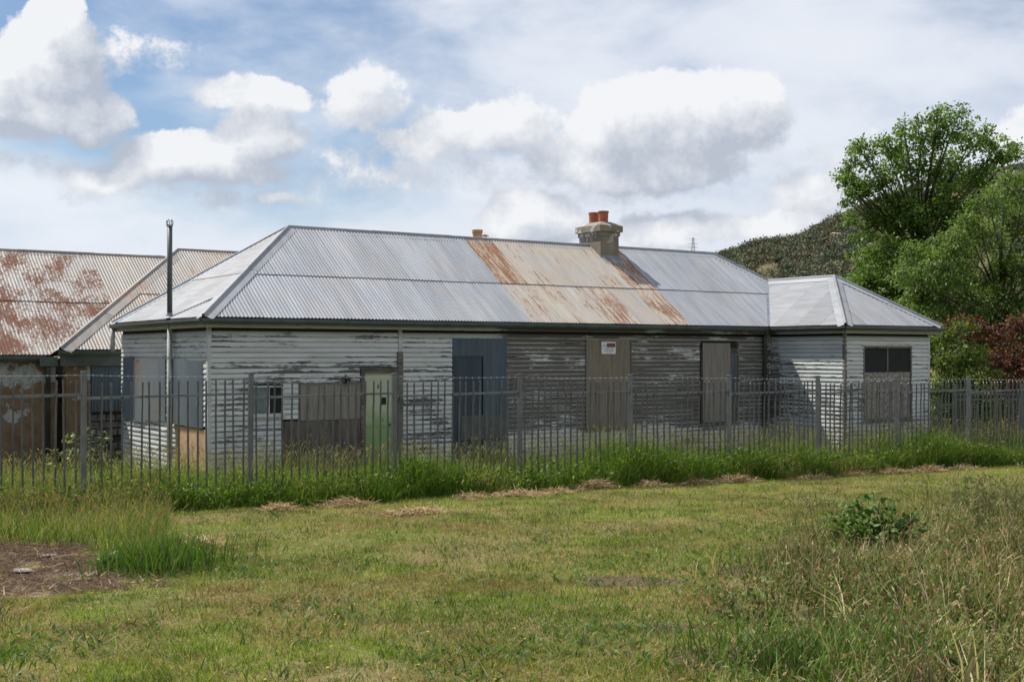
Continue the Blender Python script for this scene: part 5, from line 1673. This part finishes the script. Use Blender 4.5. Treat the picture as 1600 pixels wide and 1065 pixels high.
# trunks as thin strips
tk = np.stack([np.stack([tX - .18, Yt, tz - .5], 1), np.stack([tX + .18, Yt, tz - .5], 1), np.stack([tX + .12, Yt, tz + H * .6], 1), np.stack([tX - .12, Yt, tz + H * .6], 1)], 1).reshape(-1, 3)
i = np.arange(nt_) * 4
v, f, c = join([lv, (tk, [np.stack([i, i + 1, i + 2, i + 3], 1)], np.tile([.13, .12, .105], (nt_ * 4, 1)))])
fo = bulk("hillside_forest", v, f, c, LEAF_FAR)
tag(fo, "dry olive eucalypt woodland covering the hill", "woodland", kind='stuff')


def far_house(name, label, px, Y, w, d_, h, wallc, roofc, rot=0.2, rise=.35):
    x = (px - 800) / 1900 * Y; z = float(hill_z(np.array(px), np.array(Y))) + (float(fbm(np.array([px / 40.]), np.array([Y / 30.]), .8, 400, 3)[0]) - .5) * 8
    root = empty(name, (x, Y, z), rot); tag(root, label, "house" if h > 2.5 else "shed", None)
    MB().box((-w / 2, -d_ / 2, -3), (w / 2, d_ / 2, h)).build("wall", plain(name + "_wall", wallc, .8, .1), root)
    r = MB(); o = .4
    r.v = [(-w / 2 - o, -d_ / 2 - o, h), (w / 2 + o, -d_ / 2 - o, h), (w / 2 + o, d_ / 2 + o, h), (-w / 2 - o, d_ / 2 + o, h), (-w / 2 - o, 0, h + d_ * rise), (w / 2 + o, 0, h + d_ * rise)]
    r.f = [(0, 1, 5, 4), (2, 3, 4, 5), (0, 4, 3), (1, 2, 5), (3, 2, 1, 0)]
    r.build("roof", plain(name + "_roof", roofc, .7, .1), root)
    for k in (-.22, .12):
        MB().box((w * k, -d_ / 2 - .05, h * .4), (w * k + w * .14, -d_ / 2 + .02, h * .78)).build("window", PANE, root)


far_house("hillside_house", "dark red-brown house among trees at the foot of the hill", 1242, 560, 5.2, 4.5, 2.6, (.075, .035, .03), (.10, .06, .05))
far_house("hillside_shed", "small blue shed beside the house at the foot of the hill", 1228, 520, 1.8, 3.0, 2.4, (.04, .09, .20), (.30, .32, .34), rise=.12)
far_house("upper_house", "tan-roofed house half hidden by trees higher on the hill", 1306, 900, 6.0, 6.0, 3.2, (.36, .29, .22), (.42, .30, .20), rise=.2)

# transmission tower on the saddle
Yp = 1085.0; xp = (1083 - 800) / 1900 * Yp; zp = float(hill_z(np.array(1083.), np.array(Yp)))
pt = empty("power_pylon", (xp, Yp, zp)); tag(pt, "tiny steel lattice power pylon on the skyline beyond the roof ridge", "pylon")
STEEL = plain("pylon_steel", (.24, .26, .28), .6, .1)
Hp = EYE + (553 - 371) / 1900 * Yp - zp
wid = lambda z: 2.9 * (1 - z / Hp) ** 1.2 + .55
lev = [Hp * q_ for q_ in (0, .18, .34, .48, .60, .70, .79, .87, .94, 1.0)]
mb = MB()
for sx in (-1, 1):
    for sy in (-1, 1): mb.tube([(sx * wid(z), sy * wid(z), z) for z in lev], .16, 4)
mb.build("mast", STEEL, pt, recalc=False)
mb = MB()
for k in range(len(lev) - 1):
    z0, z1 = lev[k], lev[k + 1]; a, b_ = wid(z0), wid(z1)
    for s in (-1, 1):
        mb.tube([(-a, s * a, z0), (b_, s * b_, z1)], .10, 3); mb.tube([(a, s * a, z0), (-b_, s * b_, z1)], .10, 3)
mb.build("bracing", STEEL, pt, recalc=False)
for fr, wd2 in ((.72, 4.6), (.83, 4.0), (.94, 3.2)):
    MB().tube([(-wd2, 0, Hp * fr), (0, 0, Hp * fr + .7), (wd2, 0, Hp * fr)], .16, 4).build("crossarm", STEEL, pt, recalc=False)

# far range, distance haze put into its blue colour; a sliver over the left roof
rx_ = np.linspace(-100, 520, 63)
top = np.interp(rx_, [-100, 100, 170, 230, 280, 400, 520], [430, 412, 401, 398, 401, 420, 470]) + (fbm(rx_ / 12, rx_ * 0, .9, 500, 3) - .5) * 3
Yd = 9000.0
v = []
for x_, t_y in zip(rx_, top):
    v += [((x_ - 800) / 1900 * (Yd - 2500), Yd - 2500, -20), ((x_ - 800) / 1900 * Yd, Yd, EYE + (553 - t_y) / 1900 * Yd), ((x_ - 800) / 1900 * (Yd + 2000), Yd + 2000, -20)]
f = []
for k in range(len(rx_) - 1):
    f += [(3 * k, 3 * k + 3, 3 * k + 4, 3 * k + 1), (3 * k + 1, 3 * k + 4, 3 * k + 5, 3 * k + 2)]
o = pydata("distant_hill", v, f, plain("haze_blue_range", (.10, .13, .17), 1.0, .15, .004, spec=0.0))
tag(o, kind='structure', label="far blue wooded range on the horizon")
